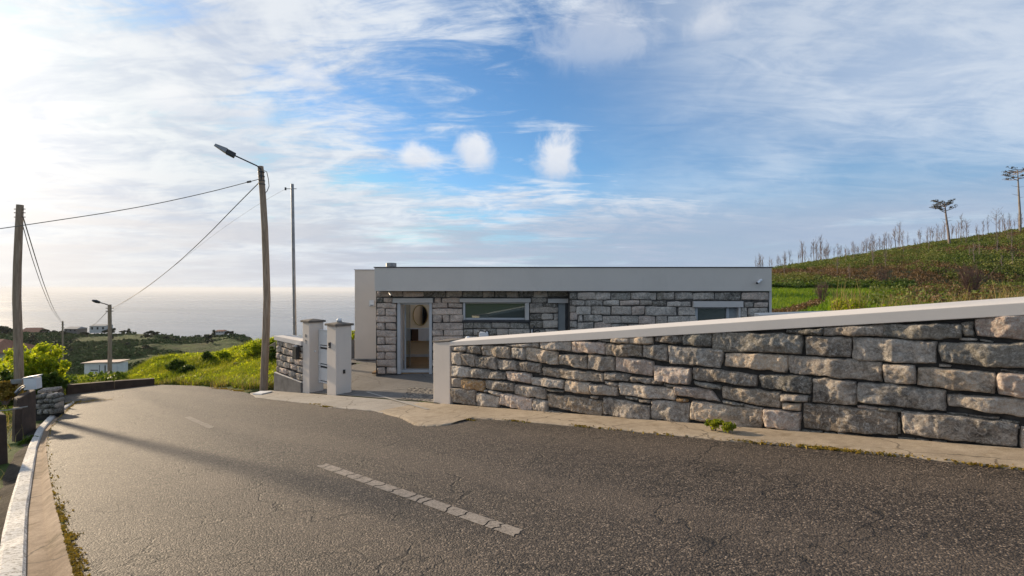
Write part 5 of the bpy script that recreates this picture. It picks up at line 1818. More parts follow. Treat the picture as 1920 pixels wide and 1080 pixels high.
# ------------------------------------------------------------------ BUILDINGS FAR LEFT
def gable_house(name, c, w, d, h, rh, ang, wall, roof, label, cat, nwin=2, group=None):
    e = empty(name, c, label, cat, group)
    ca, sa = math.cos(ang), math.sin(ang)
    T = lambda x, y, z: Vector((c[0] + x * ca - y * sa, c[1] + x * sa + y * ca, c[2] + z))
    MB().hexa([T(-w / 2, -d / 2, -1), T(w / 2, -d / 2, -1), T(w / 2, d / 2, -1), T(-w / 2, d / 2, -1), T(-w / 2, -d / 2, h), T(w / 2, -d / 2, h), T(w / 2, d / 2, h), T(-w / 2, d / 2, h)]).build('wall', M[wall], e)
    o = .35
    V = [T(-w / 2 - o, -d / 2 - o, h + .01), T(w / 2 + o, -d / 2 - o, h + .01), T(w / 2 + o, d / 2 + o, h + .01), T(-w / 2 - o, d / 2 + o, h + .01), T(-w / 2 - o + rh * .6, 0, h + rh), T(w / 2 + o - rh * .6, 0, h + rh)]
    MB().add(V, [(3, 2, 1, 0), (0, 1, 5, 4), (1, 2, 5), (2, 3, 4, 5), (3, 0, 4)]).build('roof', M[roof], e)
    for k in range(nwin):
        x = -w / 2 + w * (k + .5) / nwin
        MB().hexa([T(x - .5, -d / 2 - .06, h * .35), T(x + .5, -d / 2 - .06, h * .35), T(x + .5, -d / 2 + .05, h * .35), T(x - .5, -d / 2 + .05, h * .35), T(x - .5, -d / 2 - .06, h * .8), T(x + .5, -d / 2 - .06, h * .8), T(x + .5, -d / 2 + .05, h * .8), T(x - .5, -d / 2 + .05, h * .8)]).build('window', M['dark_in'], e)
    return e


for (px_, py_, w_, d_, h_, rh_, a_, wl, lab) in ((64, 629, 11.5, 9, .8, 2.6, .15, 'plaster', 'far house with a terracotta roof beside a dark round tree on the headland'), (142, 627, 9, 7, 2.2, 1.2, -.1, 'plinth', 'far low house with a grey roof in the middle of the headland'),
                                             (190, 625, 9, 8, 3.4, .8, .2, 'plaster_grey', 'far pale flat house behind the far lamp pole'), (415, 629, 5, 4, 1.2, .8, 0, 'plaster', 'tiny far pale house among trees near the headland tip')):
    Yh = 326.0
    p_ = at(px_, py_, Yh)
    gable_house('far_house', (p_.x, Yh, p_.z + 1.6), w_, d_, h_, rh_, a_, wl, 'tile_roof' if wl == 'plaster' else 'roof_mem', lab, 'house', 3, 'far houses on the headland')
p_ = at(-24, 668, 30)
gable_house('hillside_house', (p_.x, 30, p_.z - 1.2), 2.0, 4, 1.45, .75, .15, 'plaster_grey', 'tile_roof', 'corner of a white house with terracotta eaves at the left edge', 'house', 0)

# white shed
Yd = 52.0
sb = Vector(((188 - 960) / 960 * Yd, Yd, min(float(ground_z(np.array([(188 - 960) / 960 * Yd]), np.array([Yd]))[0]), EYE - (712 - 540) / 960 * Yd)))
Ys_ = sb.y
k_ = Ys_ / 960
sh = empty('shed', sb, 'small white shed with a pinkish sheet roof below the road', 'shed')
sx0, sx1 = (158 - 960) * k_, (222 - 960) * k_
zt1, zt0 = EYE - (681 - 540) * k_, sb.z - .8
dp = 1.3
MB().box(sx0, sx1, Ys_, Ys_ + dp, zt0, zt1).build('wall', M['white'], sh)
MB().hexa([(sx0 - .22, Ys_ - .2, zt1 - .02), (sx1 + .25, Ys_ - .2, zt1 + .10), (sx1 + .1, Ys_ + dp + .2, zt1 + .14), (sx0 - .1, Ys_ + dp + .2, zt1 + .02), (sx0 - .22, Ys_ - .2, zt1 + .05), (sx1 + .25, Ys_ - .2, zt1 + .17), (sx1 + .1, Ys_ + dp + .2, zt1 + .21), (sx0 - .1, Ys_ + dp + .2, zt1 + .09)]).build('roof', M['tile_pale'], sh)
wsh = sx1 - sx0
for f0, f1 in ((.16, .45), (.47, .60), (.64, .80), (.82, .97)):
    MB().box(sx0 + wsh * f0, sx0 + wsh * f1, Ys_ - .05, Ys_ - .004, sb.z + .05, zt1 - .22).build('shutter', M['gate'], sh)
for f0 in (.455, .62, .81):
    MB().box(sx0 + wsh * f0 - .03, sx0 + wsh * f0 + .03, Ys_ - .045, Ys_ - .003, sb.z, zt1 - .2).build('post', M['metal_dark'], sh)
MB().box(sx0 + wsh * .2, sx0 + wsh * .42, Ys_ - .07, Ys_ - .052, zt1 - .75, zt1 - .66).build('bar', M['metal_dark'], sh)

# ------------------------------------------------------------------ VEGETATION
def leaves_mesh(name, C, size, mat, up=0.3, elong=1.5):
    """C (n,3) centres; one diamond-shaped leaf card each, randomly turned"""
    n = len(C)
    d = rng.normal(size=(n, 3))
    d[:, 2] += up
    d /= np.linalg.norm(d, axis=1)[:, None]
    e = np.cross(d, rng.normal(size=(n, 3)))
    e /= np.linalg.norm(e, axis=1)[:, None] + 1e-9
    sz = (np.asarray(size) * (0.6 + 0.8 * rng.random(n)))[:, None]
    a, b = d * sz * elong / 2, e * sz / 2
    V = np.stack([C - a, C + b, C + a, C - b], 1).reshape(-1, 3)
    return np_mesh(name, V, np.arange(4 * n).reshape(n, 4), mat)


def blades_mesh(name, P, length, width, mat, lean=0.35, curve=0.4):
    n = len(P)
    an = rng.random(n) * 2 * math.pi
    dirn = np.stack([np.cos(an), np.sin(an), np.zeros(n)], 1)
    side = np.stack([-np.sin(an), np.cos(an), np.zeros(n)], 1)
    L = (np.asarray(length) * (0.5 + rng.random(n)))[:, None]
    W = (np.asarray(width) * (0.7 + 0.6 * rng.random(n)))[:, None]
    ln = (rng.random(n) * lean)[:, None]
    up = np.array([0, 0, 1.0])
    m = P + L * .55 * (up + dirn * ln)
    t = P + L * (up * (1 - .25 * ln) + dirn * (ln + curve * rng.random(n)[:, None]))
    V = np.stack([P - side * W / 2, P + side * W / 2, m + side * W * .4, m - side * W * .4, t], 1).reshape(-1, 3)
    b = np.arange(n) * 5
    T3 = np.concatenate([np.stack([b, b + 1, b + 2], 1), np.stack([b, b + 2, b + 3], 1), np.stack([b + 3, b + 2, b + 4], 1)])
    return np_mesh(name, V, T3, mat)


def clump_leaves(C, R_, n, flat=.7):
    """n points around each clump centre"""
    k = len(C)
    d = rng.normal(size=(k, n, 3))
    d /= np.linalg.norm(d, axis=2)[..., None]
    r = rng.random((k, n, 1)) ** .45
    P = C[:, None, :] + d * r * np.asarray(R_).reshape(-1, 1, 1) * np.array([1, 1, flat])
    return P.reshape(-1, 3)


# grass on the bank and around the bend
def scatter(pxr, Yr, n):
    px = rng.uniform(*pxr, n)
    Y = np.sqrt(rng.uniform(Yr[0] ** 2, Yr[1] ** 2, n))
    X = (px - 960) / 960 * Y
    return X, Y


X, Y = scatter((150, 575), (17.2, 31), 120000)
sd_ = poly_sd(X, Y, ROAD)
dens = 0.35 + 1.1 * (fbm(X * .8, Y * .8, 51, 3) + .5)
n_line = 0.6609 * X + 0.7505 * Y
keep = (sd_ > 0.55 + .35 * fbm(X * 1.5, Y * 1.5, 5, 2)) & (rng.random(len(X)) < dens) & ~((n_line > 6.4) & (X > -7.2)) & ~((X > -9.0) & (sd_ < 1.0) & (X > -8.6))
X, Y = X[keep], Y[keep]
Z = near_ground_z(X, Y)
hgt = .16 + .30 * np.clip(fbm(X * .5, Y * .5, 77, 3) + .45, 0, 1)
dry = (rng.random(len(X)) < .10 + .5 * (poly_sd(X, Y, ROAD) < 1.5))
Pg = np.stack([X, Y, Z - .02], 1)
tag(link('grass', blades_mesh('grass', Pg[~dry], hgt[~dry], .022, M['grass'], .7, .5)), kind='stuff')
tag(link('dry_grass', blades_mesh('dry_grass', Pg[dry], hgt[dry] * .75, .018, M['grass_dry'], .9, .6)), kind='stuff')
# low leafy weeds on the bank
X, Y = scatter((215, 560), (18.5, 30), 2600)
keep = (poly_sd(X, Y, ROAD) > .8) & (fbm(X * .5, Y * .5, 91, 3) > .0) & ~((.6609 * X + .7505 * Y > 6.4) & (X > -7.4))
X, Y = X[keep], Y[keep]
Z = near_ground_z(X, Y)
tag(link('weeds', leaves_mesh('weeds', clump_leaves(np.stack([X, Y, Z + .12], 1), rng.uniform(.10, .34, len(X)), 26), .055, M['broom'])), kind='stuff')
# slope below the bend
X, Y = scatter((-40, 250), (20.5, 80), 42000)
keep = (poly_sd(X, Y, ROAD) > .9)
X, Y = X[keep], Y[keep]
Z = ground_z(X, Y)
tag(link('grass', blades_mesh('grass', np.stack([X, Y, Z - .05], 1), .20 + .005 * Y * (fbm(X * .3, Y * .3, 8, 3) + .6), .03 + .0006 * Y, M['grass'], .7, .5)), kind='stuff')
X, Y = scatter((20, 250), (24, 75), 700)
Z = ground_z(X, Y)
m_ = (fbm(X * .2, Y * .2, 19, 3) > .02) & ~((X / Y > -.86) & (X / Y < -.74) & (Y > 26))
X, Y, Z = X[m_], Y[m_], Z[m_]
tag(link('undergrowth', leaves_mesh('undergrowth', clump_leaves(np.stack([X, Y, Z + .3], 1), rng.uniform(.3, .9, len(X)), 70), .13, M['bush'])), kind='stuff')


# bushes: uneven crowns of leaf clumps on a few stems
def bush(base, rx, rz, nleaf, size, mat, label, name='bush', cat='bush', group=None, seed=0, flower=None, lift=.55):
    r_ = np.random.default_rng(seed)
    e = empty(name, base, label, cat, group)
    k = int(60 * (0.6 + rx))
    d = r_.normal(size=(k, 3))
    d /= np.linalg.norm(d, axis=1)[:, None]
    C = d * (r_.random((k, 1)) ** .4) * np.array([rx, rx * .8, rz]) * .82
    C[:, 2] += rz * lift * 1.6
    P = clump_leaves(C, r_.uniform(.09, .24, k) * (rx * .92 + .04), max(8, nleaf // k), .9)
    link('foliage', leaves_mesh('foliage', P, size * .8, M[mat], .4, 1.9), e)
    WORLD_ = Vector(base)
    mb = MB()
    for i in range(0, k, 5):
        c = Vector(C[i])
        mb.tube([WORLD_ + Vector((c.x * .12, c.y * .12, -.1)), WORLD_ + Vector((c.x * .5, c.y * .5, c.z * .55)), WORLD_ + c], [.022 * min(1, rx + .1), .014 * min(1, rx + .1), .006 * min(1, rx + .1)], 5)
    mb.build('stem', M['bark_grey'], e)
    if flower:
        idx = r_.choice(len(P), min(flower, len(P)), replace=False)
        Q = P[idx] + r_.normal(size=(len(idx), 3)) * .05 * min(1, rx)
        link('blossom', leaves_mesh('blossom', Q, .05 * min(1, rx + .2), M['flower']), e)
    return e


m, g = newmat('yellow_flowers')
finish(g, (0.52, 0.40, 0.03), 0.6, trans=((0.5, 0.4, .03), .3))
M['flower'] = m
for (px_, Y_, rx, rz, nl, sz, mt, lab, fl, zo) in (
        (66, 19.2, 1.25, 1.30, 10000, .075, 'broom', 'tall yellow-green flowering bush right behind the bent pole', 260, 0),
        (93, 20.2, .70, .75, 5500, .07, 'broom', 'smaller flowering bush to the right of the tall one', 140, 0),
        (94, 17.6, .62, .6, 4600, .06, 'bush', 'dark green low bush behind the rubble wall', 0, .1),
        (8, 16.6, .95, .72, 6500, .07, 'bush', 'dark green bush at the left edge behind the grey junction box', 0, 0),
        (-34, 19, 1.3, .95, 7000, .08, 'broom', 'yellow-green bush mostly beyond the left edge', 150, 0),
        (10, 11.6, .40, .24, 2600, .040, 'moss', 'low ochre dry shrub behind the brown parapet blocks', 0, .75),
        (40, 21.5, 1.2, 1.25, 6000, .075, 'broom', 'pale yellowish bush behind the tall flowering one', 200, 0),
        (56, 9.9, .22, .2, 900, .05, 'bush', 'small green weed at the foot of the brown parapet block', 0, -.2)):
    X_ = (px_ - 960) / 960 * Y_
    bush((X_, Y_, gz(X_, Y_) + zo), rx, rz, nl, sz, mt, lab, seed=px_ + 300, flower=fl, group='roadside bushes')
# bushes on the bank
for (px_, py_, rx, rz, mt, lab) in ((330, 700, .55, .38, 'bush', 'dark green bush low on the grassy bank'), (352, 704, .45, .3, 'bush', 'mid green bush beside the dark one on the bank'), (388, 682, .35, .36, 'bush', 'upright dark shrub on the ridge of the bank'),
                                 (415, 678, .45, .3, 'broom', 'rounded olive shrub on the ridge right of the upright one'), (476, 672, .8, .55, 'broom', 'wide leafy shrub under the dark wall end by the lamp pole'), (509, 690, .4, .55, 'bush', 'dark bush between the lamp pole and the short stone wall'), (505, 660, .5, .4, 'broom', 'bright shrub behind the lamp pole')):
    p_ = on_ground(px_, py_, near_ground_z, 17, 40)
    bush((p_.x, p_.y, p_.z), rx, rz, 2600, .06, mt, lab, seed=px_, group='bushes on the bank')
wb = MB().obox(at(437, 692, 24), Vector((1, .2, 0)).normalized(), Vector((-.2, 1, 0)).normalized(), UP, .20, .2, .28).build('marker_stone', M['brown_conc'], bevel=.01, origin=at(437, 692, 24))
tag(wb, 'small dark square marker stone in the grass of the bank', 'marker')
dw = MB().hexa([at(466, 686, 26), at(517, 655, 24), at(517, 655, 24.4), at(466, 686, 26.4), at(466, 672, 26), at(517, 640, 24), at(517, 640, 24.4), at(466, 672, 26.4)]).build('old_wall', M['mortar_light'], bevel=.02, origin=at(490, 680, 25))
tag(dw, 'sloping dark old wall running up the bank behind the lamp pole', 'wall')
p_ = at(660, 640, 19.3)
bush((p_.x, 19.35, p_.z - .05), .22, .28, 600, .05, 'broom', 'small yellowish plant on the low wall beside the white house wall', 'potted_plant', 'plant', seed=4)

# weeds in the joints and kerb edge
for (px_, py_, r_, lab, fl) in ((1338, 801, .065, 'leafy green weed growing at the foot of the stone wall', 4), (1366, 806, .05, 'smaller weed with yellow flowers right of the leafy one', 30)):
    p_ = on_road(px_, py_ + 1, .06)
    bush((p_.x, p_.y, p_.z), r_ * 2.0, r_ * 1.0, 340, .030, 'grass', lab, 'weed', 'weed', seed=px_, flower=fl)
pts = []
for (px_, py_, n_, sp) in ((879, 788, 60, .10), (965, 790, 50, .12), (1086, 800, 60, .1), (1130, 804, 40, .2), (1240, 814, 60, .3), (1400, 829, 160, .22), (1545, 842, 220, .18), (1600, 847, 90, .25), (1690, 856, 40, .2), (1900, 879, 70, .2), (612, 763, 120, .12), (596, 759, 60, .1), (1820, 868, 30, .4), (447, 733, 300, .3), (415, 729, 200, .4)):
    p_ = on_road(px_, py_)
    a_ = rng.normal(size=(n_, 2)) * sp
    dd = a_[:, :1] * np.array([[WS.x, WS.y]]) + a_[:, 1:] * .12 * np.array([[WN.x, WN.y]])
    q_ = np.array([[p_.x, p_.y]]) + dd
    pts.append(np.stack([q_[:, 0], q_[:, 1], road_z(q_[:, 0], q_[:, 1]) + .012], 1))
tag(link('kerb_moss', leaves_mesh('kerb_moss', np.concatenate(pts), .028, M['moss'])), kind='stuff')
# ochre moss strip between gutter and asphalt on the left
pts = []
L0a = [on_road(*q) for q in gl_px]
for a, b, den_ in zip(L0a, L0a[1:] + [L0a[-1] + Vector((1, -.95, 0))], (160, 120, 90, 40, 40, 40, 90, 220, 520, 420)):
    t = rng.random(den_)[:, None]
    base_ = np.array(a)[None] * (1 - t) + np.array(b)[None] * t
    off = np.abs(rng.normal(size=(den_, 1))) * .04 * (0.25 + 1.2 * np.clip(fbm(t[:, :1] * 6, t[:, :1] * 0 + den_, 3, 3) + .4, 0, 1))
    pn = np.array([[.75, .66, 0]])
    q_ = base_ + off * pn
    pts.append(np.stack([q_[:, 0], q_[:, 1], road_z(q_[:, 0], q_[:, 1]) + .008], 1))
p_ = on_road(146, 755)
a_ = rng.normal(size=(500, 2)) * np.array([[.45, .25]])
pts.append(np.stack([p_.x + a_[:, 0] + .2, p_.y + a_[:, 1], road_z(p_.x + a_[:, 0] + .2, p_.y + a_[:, 1]) + .03], 1))
tag(link('verge_moss', leaves_mesh('verge_moss', np.concatenate(pts), .017, M['moss'])), kind='stuff')

# rough undergrowth and rubble beyond the ditch
n_ = 900
t = rng.random(n_)
Li = np.array([tuple(p) for p in Da])
seg = rng.integers(2, 44, n_)
P_ = Li[seg] * (1 - t[:, None]) + Li[seg + 1] * t[:, None]
off = rng.uniform(.45, 3.5, n_)
P_[:, 0] -= off * .72
P_[:, 1] -= off * .10
k = (poly_sd(P_[:, 0], P_[:, 1], ROAD) > 1.15) & (P_[:, 1] > 2.5) & (P_[:, 1] < 15)
P_ = P_[k]
P_[:, 2] = near_ground_z(P_[:, 0], P_[:, 1]) + .08
tag(link('ditch_undergrowth', leaves_mesh('ditch_undergrowth', clump_leaves(P_, rng.uniform(.12, .38, len(P_)), 46), .05, M['bush'])), kind='stuff')
X = P_[:, 0].repeat(12) + rng.normal(size=len(P_) * 12) * .3
Y = P_[:, 1].repeat(12) + rng.normal(size=len(P_) * 12) * .3
tag(link('ditch_grass', blades_mesh('ditch_grass', np.stack([X, Y, near_ground_z(X, Y) - .02], 1), .28, .014, M['grass_dry'], .8, .6)), kind='stuff')

# ---- hill vegetation
def hill_scatter(n, ur, yr):
    u_ = rng.uniform(*ur, n)
    Y_ = np.sqrt(rng.uniform(yr[0] ** 2, yr[1] ** 2, n))
    return u_ * Y_, Y_, u_


X, Y, u_ = hill_scatter(60000, (.42, 1.08), (22, 60))
keep = (u_ < .85 + .15 * fbm(Y * .3, u_ * 5, 12, 3)) & (Y < 58 + 4 * fbm(u_ * 9, Y * .2, 8, 3))
X, Y = X[keep], Y[keep]
m, g = newmat('meadow_blades')
M['meadow'] = leafmat('bright_meadow_grass', [(0.06, 0.12, 0.012), (0.11, 0.19, 0.016), (0.17, 0.25, 0.02), (0.25, 0.28, 0.03)], .35, .45)
tag(link('meadow_grass', blades_mesh('meadow_grass', np.stack([X, Y, hill_z(X, Y) - .03], 1), .26, .045, M['meadow'], .6, .4)), kind='stuff')


def scrub(n, per, mask, rlo, rhi, size, mat, name, yr=(52, 109)):
    X, Y, u_ = hill_scatter(n, (.38, 1.16), yr)
    k = mask(X, Y, u_)
    X, Y = X[k], Y[k]
    rad = rng.uniform(rlo, rhi, len(X)) * np.where(Y > 98, .6, 1)
    C = np.stack([X, Y, hill_z(X, Y) + rad * .35], 1)
    tag(link(name, leaves_mesh(name, clump_leaves(C, rad, per, .75), size, M[mat])), kind='stuff')


bn = lambda X, Y: fbm(X * .16, Y * .045, 61, 4)
notfield = lambda X, Y, u: ~((Y < 57) & (u < .80))
scrub(5600, 60, lambda X, Y, u: notfield(X, Y, u) & (bn(X, Y) - .22 * (u - .75) + .1 * (Y > 85) > -.06), .35, 1.0, .13, 'scrub', 'heath_scrub')
scrub(4300, 44, lambda X, Y, u: notfield(X, Y, u) & (bn(X, Y) - .22 * (u - .75) + .1 * (Y > 85) < .06), .3, .8, .12, 'bracken', 'bracken')
scrub(1500, 24, lambda X, Y, u: (u > .76 + .1 * fbm(Y * .3, u * 5, 14, 3)), .25, .7, .13, 'bracken', 'bracken', (26, 54))
scrub(900, 24, lambda X, Y, u: (u > .70), .25, .8, .13, 'scrub', 'heath_scrub', (24, 54))
# dark hedge line at the top of the meadow
X, Y, u_ = hill_scatter(420, (.45, .78), (56, 60))
C = np.stack([X, Y, hill_z(X, Y) + .3], 1)
tag(link('hedge_growth', leaves_mesh('hedge_growth', clump_leaves(C, rng.uniform(.4, .9, len(X)), 40), .2, M['bush'])), kind='stuff')
tag(link('bank_growth', leaves_mesh('bank_growth', clump_leaves(np.stack([*(lambda a: (a[0], a[1], hill_z(a[0], a[1]) + .15))(hill_scatter(260, (.48, .60), (27, 31)))], 1), rng.uniform(.2, .45, 260), 36), .08, M['bracken'])), kind='stuff')


# ---- bare trees
def branches(mb, p, d, L, r, depth, rr_, spread=.55, gravity=0.0, sides=4):
    q = p + d * L * .55 + Vector((rr_.uniform(-.06, .06), rr_.uniform(-.06, .06), 0)) * L
    e = p + d * L + Vector((rr_.uniform(-.1, .1), rr_.uniform(-.1, .1), 0)) * L
    mb.tube([p, q, e], [r, r * .75, r * .5], sides, False)
    if depth <= 0:
        return
    for _ in range(3 if depth > 1 else 3):
        a = rr_.uniform(.35, 1.0)
        s = p.lerp(q, a * 2) if a < .5 else q.lerp(e, a * 2 - 1)
        nd = (d + Vector((rr_.uniform(-1, 1), rr_.uniform(-1, 1), rr_.uniform(-.2, .8) - gravity)) * spread).normalized()
        branches(mb, s, nd, L * rr_.uniform(.42, .62), r * .5, depth - 1, rr_, spread, gravity, 3)


def bare_tree_meshes(seed, H, wide):
    rr_ = random.Random(seed)
    tr, cr = MB(), MB()
    top = Vector((rr_.uniform(-.2, .2), rr_.uniform(-.2, .2), H))
    mid_ = top * .5 + Vector((rr_.uniform(-.15, .15), 0, 0))
    tr.tube([Vector((0, 0, -.4)), mid_, top], [.06, .042, .012], 6)
    for _ in range(17 if not wide else 22):
        t = rr_.uniform(.30 if not wide else .35, .98)
        s = mid_ * (t * 2) if t < .5 else mid_.lerp(top, t * 2 - 1)
        a = rr_.uniform(0, 6.28)
        sp = .40 if not wide else .95
        d = Vector((math.cos(a) * sp, math.sin(a) * sp, .9)).normalized()
        branches(cr, s, d, H * rr_.uniform(.14, .26) * (1.3 if wide else 1) * (1.15 - t * .5), .018, 2, rr_)
    return np_mesh('trunk', tr.v, tr.f, M['bark_grey']), np_mesh('crown', cr.v, cr.f, M['bark_grey'])


BT = [bare_tree_meshes(40 + i, 4.0, False) for i in range(7)]
BW = [bare_tree_meshes(80 + i, 4.4, True) for i in range(3)]


def crest_pt(px_, Y_):
    X_ = (px_ - 960) / 960 * Y_
    return Vector((X_, Y_, float(hill_z(np.array([X_]), np.array([Y_]))[0])))


def place_tree(pair, p, s, rot, label, group, name='bare_tree'):
    e = empty(name, p, label, 'bare tree', group)
    e.scale = (s, s, s)
    e.rotation_euler = (0, 0, rot)
    link('trunk', pair[0], e)
    link('crown', pair[1], e)
    return e


x = 1418.0
i = 0
while x < 1918:
    hpx = random.uniform(18, 42) * (1 + .2 * math.sin(x * .05))
    if x < 1450:
        hpx *= .75
    Y_ = random.uniform(104, 111)
    p_ = crest_pt(x, Y_)
    place_tree(BT[i % 7], p_, hpx * Y_ / 960 / 4.0, random.uniform(0, 6.28), 'thin leafless burnt tree in the row along the hill crest', 'thin bare trees along the hill crest')
    i += 1
    x += random.choice([1.5, 2, 3, 3, 4, 5, 6, 11])
for (px_, Y_, hpx, k, lab) in ((1684, 104, 34, 0, 'round-crowned leafless tree standing alone at the middle of the crest'), (1868, 103, 46, 1, 'largest round-crowned leafless tree on the crest left of the tallest pine'), (1812, 104, 34, 2, 'dense dark leafless tree on the crest right of the shorter pine'), (1552, 104, 26, 0, 'leafless tree with dense upright twigs low on the crest')):
    place_tree(BW[k], crest_pt(px_, Y_), hpx * Y_ / 960 / 4.4, k * 2.1, lab, 'wide bare trees on the crest')
for j in range(26):
    Y_ = random.uniform(62, 98)
    px_ = random.uniform(1470, 1915)
    place_tree(BT[j % 7], crest_pt(px_, Y_), random.uniform(.45, .85), random.uniform(0, 6), 'small dead pale tree on the scrubby hillside below the crest', 'small dead trees on the hillside')


# ---- two tall surviving pines
def pine(px_, Y_, top_px, lean, wpx, flat, seed, label, tlo=.8, bark='bark_pine'):
    rr_ = random.Random(seed)
    b = crest_pt(px_, Y_)
    H = (EYE - (top_px[1] - 540) / 960 * Y_) - b.z
    tx = (top_px[0] - 960) / 960 * Y_ - b.x
    e = empty('pine_tree', b, label, 'pine tree', 'tall pines on the hill')
    path = [b + Vector((0, 0, -.5)), b + Vector((tx * .25 + lean, 0, H * .3)), b + Vector((tx * .7 + lean * .6, 0, H * .65)), b + Vector((tx, 0, H * .96))]
    MB().tube(path, [.24, .19, .14, .06], 8).build('trunk', M[bark], e)
    lf = []
    limbs = []
    Wm = wpx / 960 * Y_ / 2
    for k in range(15):
        limb = MB()
        limbs.append(limb)
        t = rr_.uniform(tlo, .98)
        s = path[2].lerp(path[3], (t - .65) / .33) if t > .65 else path[2]
        a = rr_.uniform(0, 6.28)
        L = Wm * rr_.uniform(.55, 1.1)
        end = s + Vector((math.cos(a) * L, math.sin(a) * L, H * (.02 + (1 - t) * flat) + rr_.uniform(-.1, .35)))
        m_ = s.lerp(end, .5) + Vector((0, 0, -.1))
        limb.tube([s, m_, end], [.07, .05, .02], 5)
        for _ in range(4):
            f_ = rr_.uniform(.45, 1)
            c = s.lerp(end, f_) + Vector((rr_.uniform(-.3, .3), rr_.uniform(-.3, .3), rr_.uniform(0, .25)))
            limb.tube([s.lerp(m_, min(1, f_ * .9)) if f_ < .5 else m_.lerp(end, (f_ - .5) * 1.6), c], [.03, .012], 4)
            lf.append(tuple(c))
    for _ in range(4):
        t = rr_.uniform(.5, .75)
        s = path[1].lerp(path[2], (t - .3) / .35)
        a = rr_.choice([0, 3.14]) + rr_.uniform(-.5, .5)
        limbs.append(MB().tube([s, s + Vector((math.cos(a) * .5 * Wm, math.sin(a) * .5, .25))], [.04, .012], 4))
    for limb in limbs:
        limb.build('limb', M['bark_grey'], e)
    C = np.array(lf)
    P = clump_leaves(C, rng.uniform(.25, .6, len(C)), 13, .35) - np.array(b)
    link('crown', leaves_mesh('crown', P, .10, M['needle'], .2, 3.0), e)


pine(1781, 96, (1771, 374), -.05, 44, .16, 3, 'shorter leaning pine with a sparse ragged crown on the hill', .68, 'bark_grey')
pine(1913, 99, (1908, 313), .05, 58, .02, 5, 'tallest pine with a flat umbrella crown at the right edge')


# ---- reddish twiggy shrubs, dry reed clumps behind the coping
def twig_shrub(p, H, W, n, label, seed):
    rr_ = random.Random(seed)
    e = empty('twig_shrub', p, label, 'shrub', 'leafless shrubs on the hill')
    mb = MB()
    for _ in range(n):
        a, t = rr_.uniform(0, 6.28), rr_.uniform(.2, 1)
        d = Vector((math.cos(a) * W / H * t * .55, math.sin(a) * W / H * t * .55, 1)).normalized()
        branches(mb, Vector(p) + Vector((0, 0, -.1)), d, H * rr_.uniform(.5, .75), .012 * H, 2, rr_, .45, 0, 3)
    mb.build('twigs', M['twig_red'], e)


p_ = crest_pt(1540, 30)
twig_shrub(p_, 1.5, 1.2, 26, 'reddish leafless shrub at the near edge of the bright meadow', 3)
p_ = crest_pt(1822, 44)
twig_shrub(p_, 3.0, 2.6, 40, 'large pinkish leafless shrub among brown bracken on the right', 9)
p_ = crest_pt(1655, 60)
twig_shrub(p_, 2.2, 1.6, 16, 'pale leafless shrub in the middle of the scrubby slope', 15)


def reed_mesh(seed, n, H):
    r_ = np.random.default_rng(seed)
    P = np.stack([r_.normal(size=n) * .16, r_.normal(size=n) * .16, np.full(n, -.05)], 1)
    return blades_mesh('stalks', P, H * r_.uniform(.6, 1.0, n), .022, M['grass_dry'], .32, .22)


RM = [reed_mesh(i, 46, .95) for i in range(5)]
RL = [leaves_mesh('tuft', clump_leaves(np.array([[0, 0, .25]]), [.3], 150, .8), .06, M['broom']) for i in range(2)]
RLAB = ['tall lone dry reed clump beside the reddish shrub behind the coping', 'spiky dry reed clump second from the house end behind the coping', 'dry reed clump touching the second one behind the coping', 'dry reed clump in front of the middle of the bright meadow', 'small dry reed clump right of the meadow middle', 'dry reed clump before the right end of the bright meadow', 'lowest dry reed tuft between meadow and bracken behind the coping', 'dry reed clump in front of the left edge of the pinkish shrub', 'dry reed clump right in front of the pinkish shrub', 'small dry reed clump at the right edge of the pinkish shrub', 'dry reed clump below the large round-crowned bare tree', 'tall dry reed clump below and left of the tallest pine', 'dense dry reed clump directly below the tallest pine', 'dry reed clump just left of the right picture edge', 'dry reed clump cut by the right picture edge']
labs = ['tall dry reed stalk clump nearest the house end behind the coping', 'spiky dry reed clump behind the coping beside the reddish shrub', 'leaning dry reed clump behind the coping in front of the meadow', 'short dry reed clump behind the coping at mid meadow']
for j, (px_, Y_, s_) in enumerate(((1576, 21, 1.25), (1602, 20, 1.3), (1613, 20.5, .9), (1662, 19, .95), (1690, 20, .8), (1716, 19, .9), (1743, 19, .7), (1789, 18.5, 1.1), (1808, 19, 1.05), (1824, 20, .9), (1864, 18.5, 1.1), (1880, 19, 1.3), (1893, 18.5, 1.2), (1908, 19.5, 1.1), (1935, 18.5, 1.1))):
    p_ = crest_pt(px_, Y_)
    e = empty('reed_clump', p_, RLAB[j], 'reeds', 'dry reeds behind the wall')
    e.scale = (s_, s_, s_)
    e.rotation_euler = (0, 0, j * 1.3)
    link('stalks', RM[j % 5], e)
    tag(link('tuft', RL[j % 2], e), kind='stuff')


# ---- trees on the headland
def far_tree(seed, tall):
    r_ = np.random.default_rng(seed)
    k = 12
    C = r_.normal(size=(k, 3)) * np.array([.9, .9, 1.2 if tall else .55]) + np.array([0, 0, 3.2 if tall else 2.6])
    P = clump_leaves(C, r_.uniform(.6, 1.1, k), 40, .8)
    tr = MB().tube([(0, 0, -.5), (0, 0, 1.5), (.1, 0, 2.8)], [.22, .18, .1], 6)
    return np_mesh('trunk', tr.v, tr.f, M['bark_grey']), leaves_mesh('crown', P, .55, M['far_leaf'])


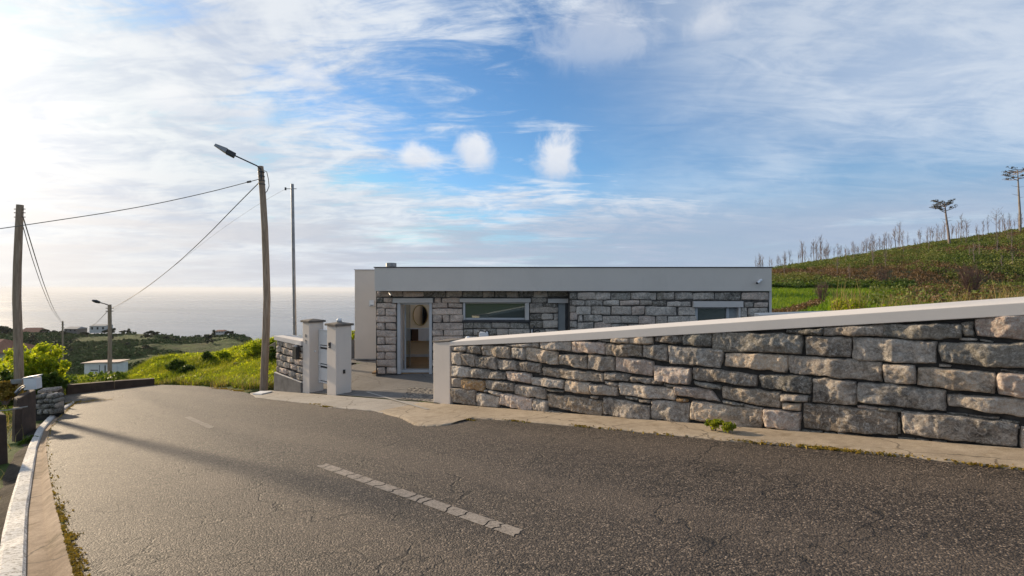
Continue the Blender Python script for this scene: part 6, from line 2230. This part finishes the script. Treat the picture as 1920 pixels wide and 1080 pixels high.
FT = [far_tree(i, i % 2) for i in range(4)]
for j, (px_, Y_, s_) in enumerate([(83, 324, 1.5), (4, 300, 2.2), (-14, 302, 2.4), (14, 303, 1.6), (203, 324, 1.9), (210, 325, 1.6), (231, 325, 1.0), (241, 325, 1.1), (279, 322, 1.5), (286, 322, 1.4), (292, 323, 1.2), (402, 326, 1.4), (409, 327, 1.0), (424, 326, 1.0), (430, 326, 1.3), (436, 327, .9), (157, 325, .9), (120, 325, .7), (310, 305, 1.2), (313, 304, 1.0), (372, 327, .9), (100, 326, .8), (385, 327, .8)] +
                               [(random.uniform(20, 400), random.uniform(230, 318), random.uniform(.7, 1.6)) for _ in range(22)]):
    u_ = (px_ - 960) / 960
    z_ = float(head_z(np.array([u_]), np.array([Y_]))[0])
    named = {0: 'dark round tree right of the terracotta far house', 1: 'dark leafy tree at the left edge of the headland skyline', 4: 'dark spreading tree behind the far lamp pole'}
    e = empty('far_tree', (u_ * Y_, Y_, z_), named.get(j, 'small dark far tree on the headland across the valley'), 'tree', 'far trees on the headland')
    s_ *= .5
    e.scale = (s_ * 1.35, s_ * 1.35, s_)
    e.rotation_euler = (0, 0, j * 2.4)
    link('trunk', FT[j % 4][0], e)
    link('crown', FT[j % 4][1], e)

U_ = rng.uniform(-1.02, -.5, 9000)
Y_ = rng.uniform(150, 330, 9000)
hm = fbm(U_ * Y_ * .03, Y_ * .03, 71, 4) > -.03
U_, Y_ = U_[hm], Y_[hm]
C = np.stack([U_ * Y_, Y_, head_z(U_, Y_) + .3], 1)
tag(link('far_scrub', leaves_mesh('far_scrub', clump_leaves(C, rng.uniform(.7, 1.9, len(C)), 9, .6), .9, M['far_scrub'])), kind='stuff')

# ------------------------------------------------------------------ HAZE over the valley and the sea
hm_, g = newmat('thin_sea_haze')
pv = g.n('VolumePrincipled', {'Color': (0.80, 0.84, 0.90, 1), 'Density': 0.000055, 'Anisotropy': 0.2})
g.n('OutputMaterial', {'Volume': pv.outputs[0]})
hz_o = MB().box(-95000, 95000, -45000, 45000, -251.5, 24.0).build('haze', hm_)
tag(hz_o, kind='stuff')
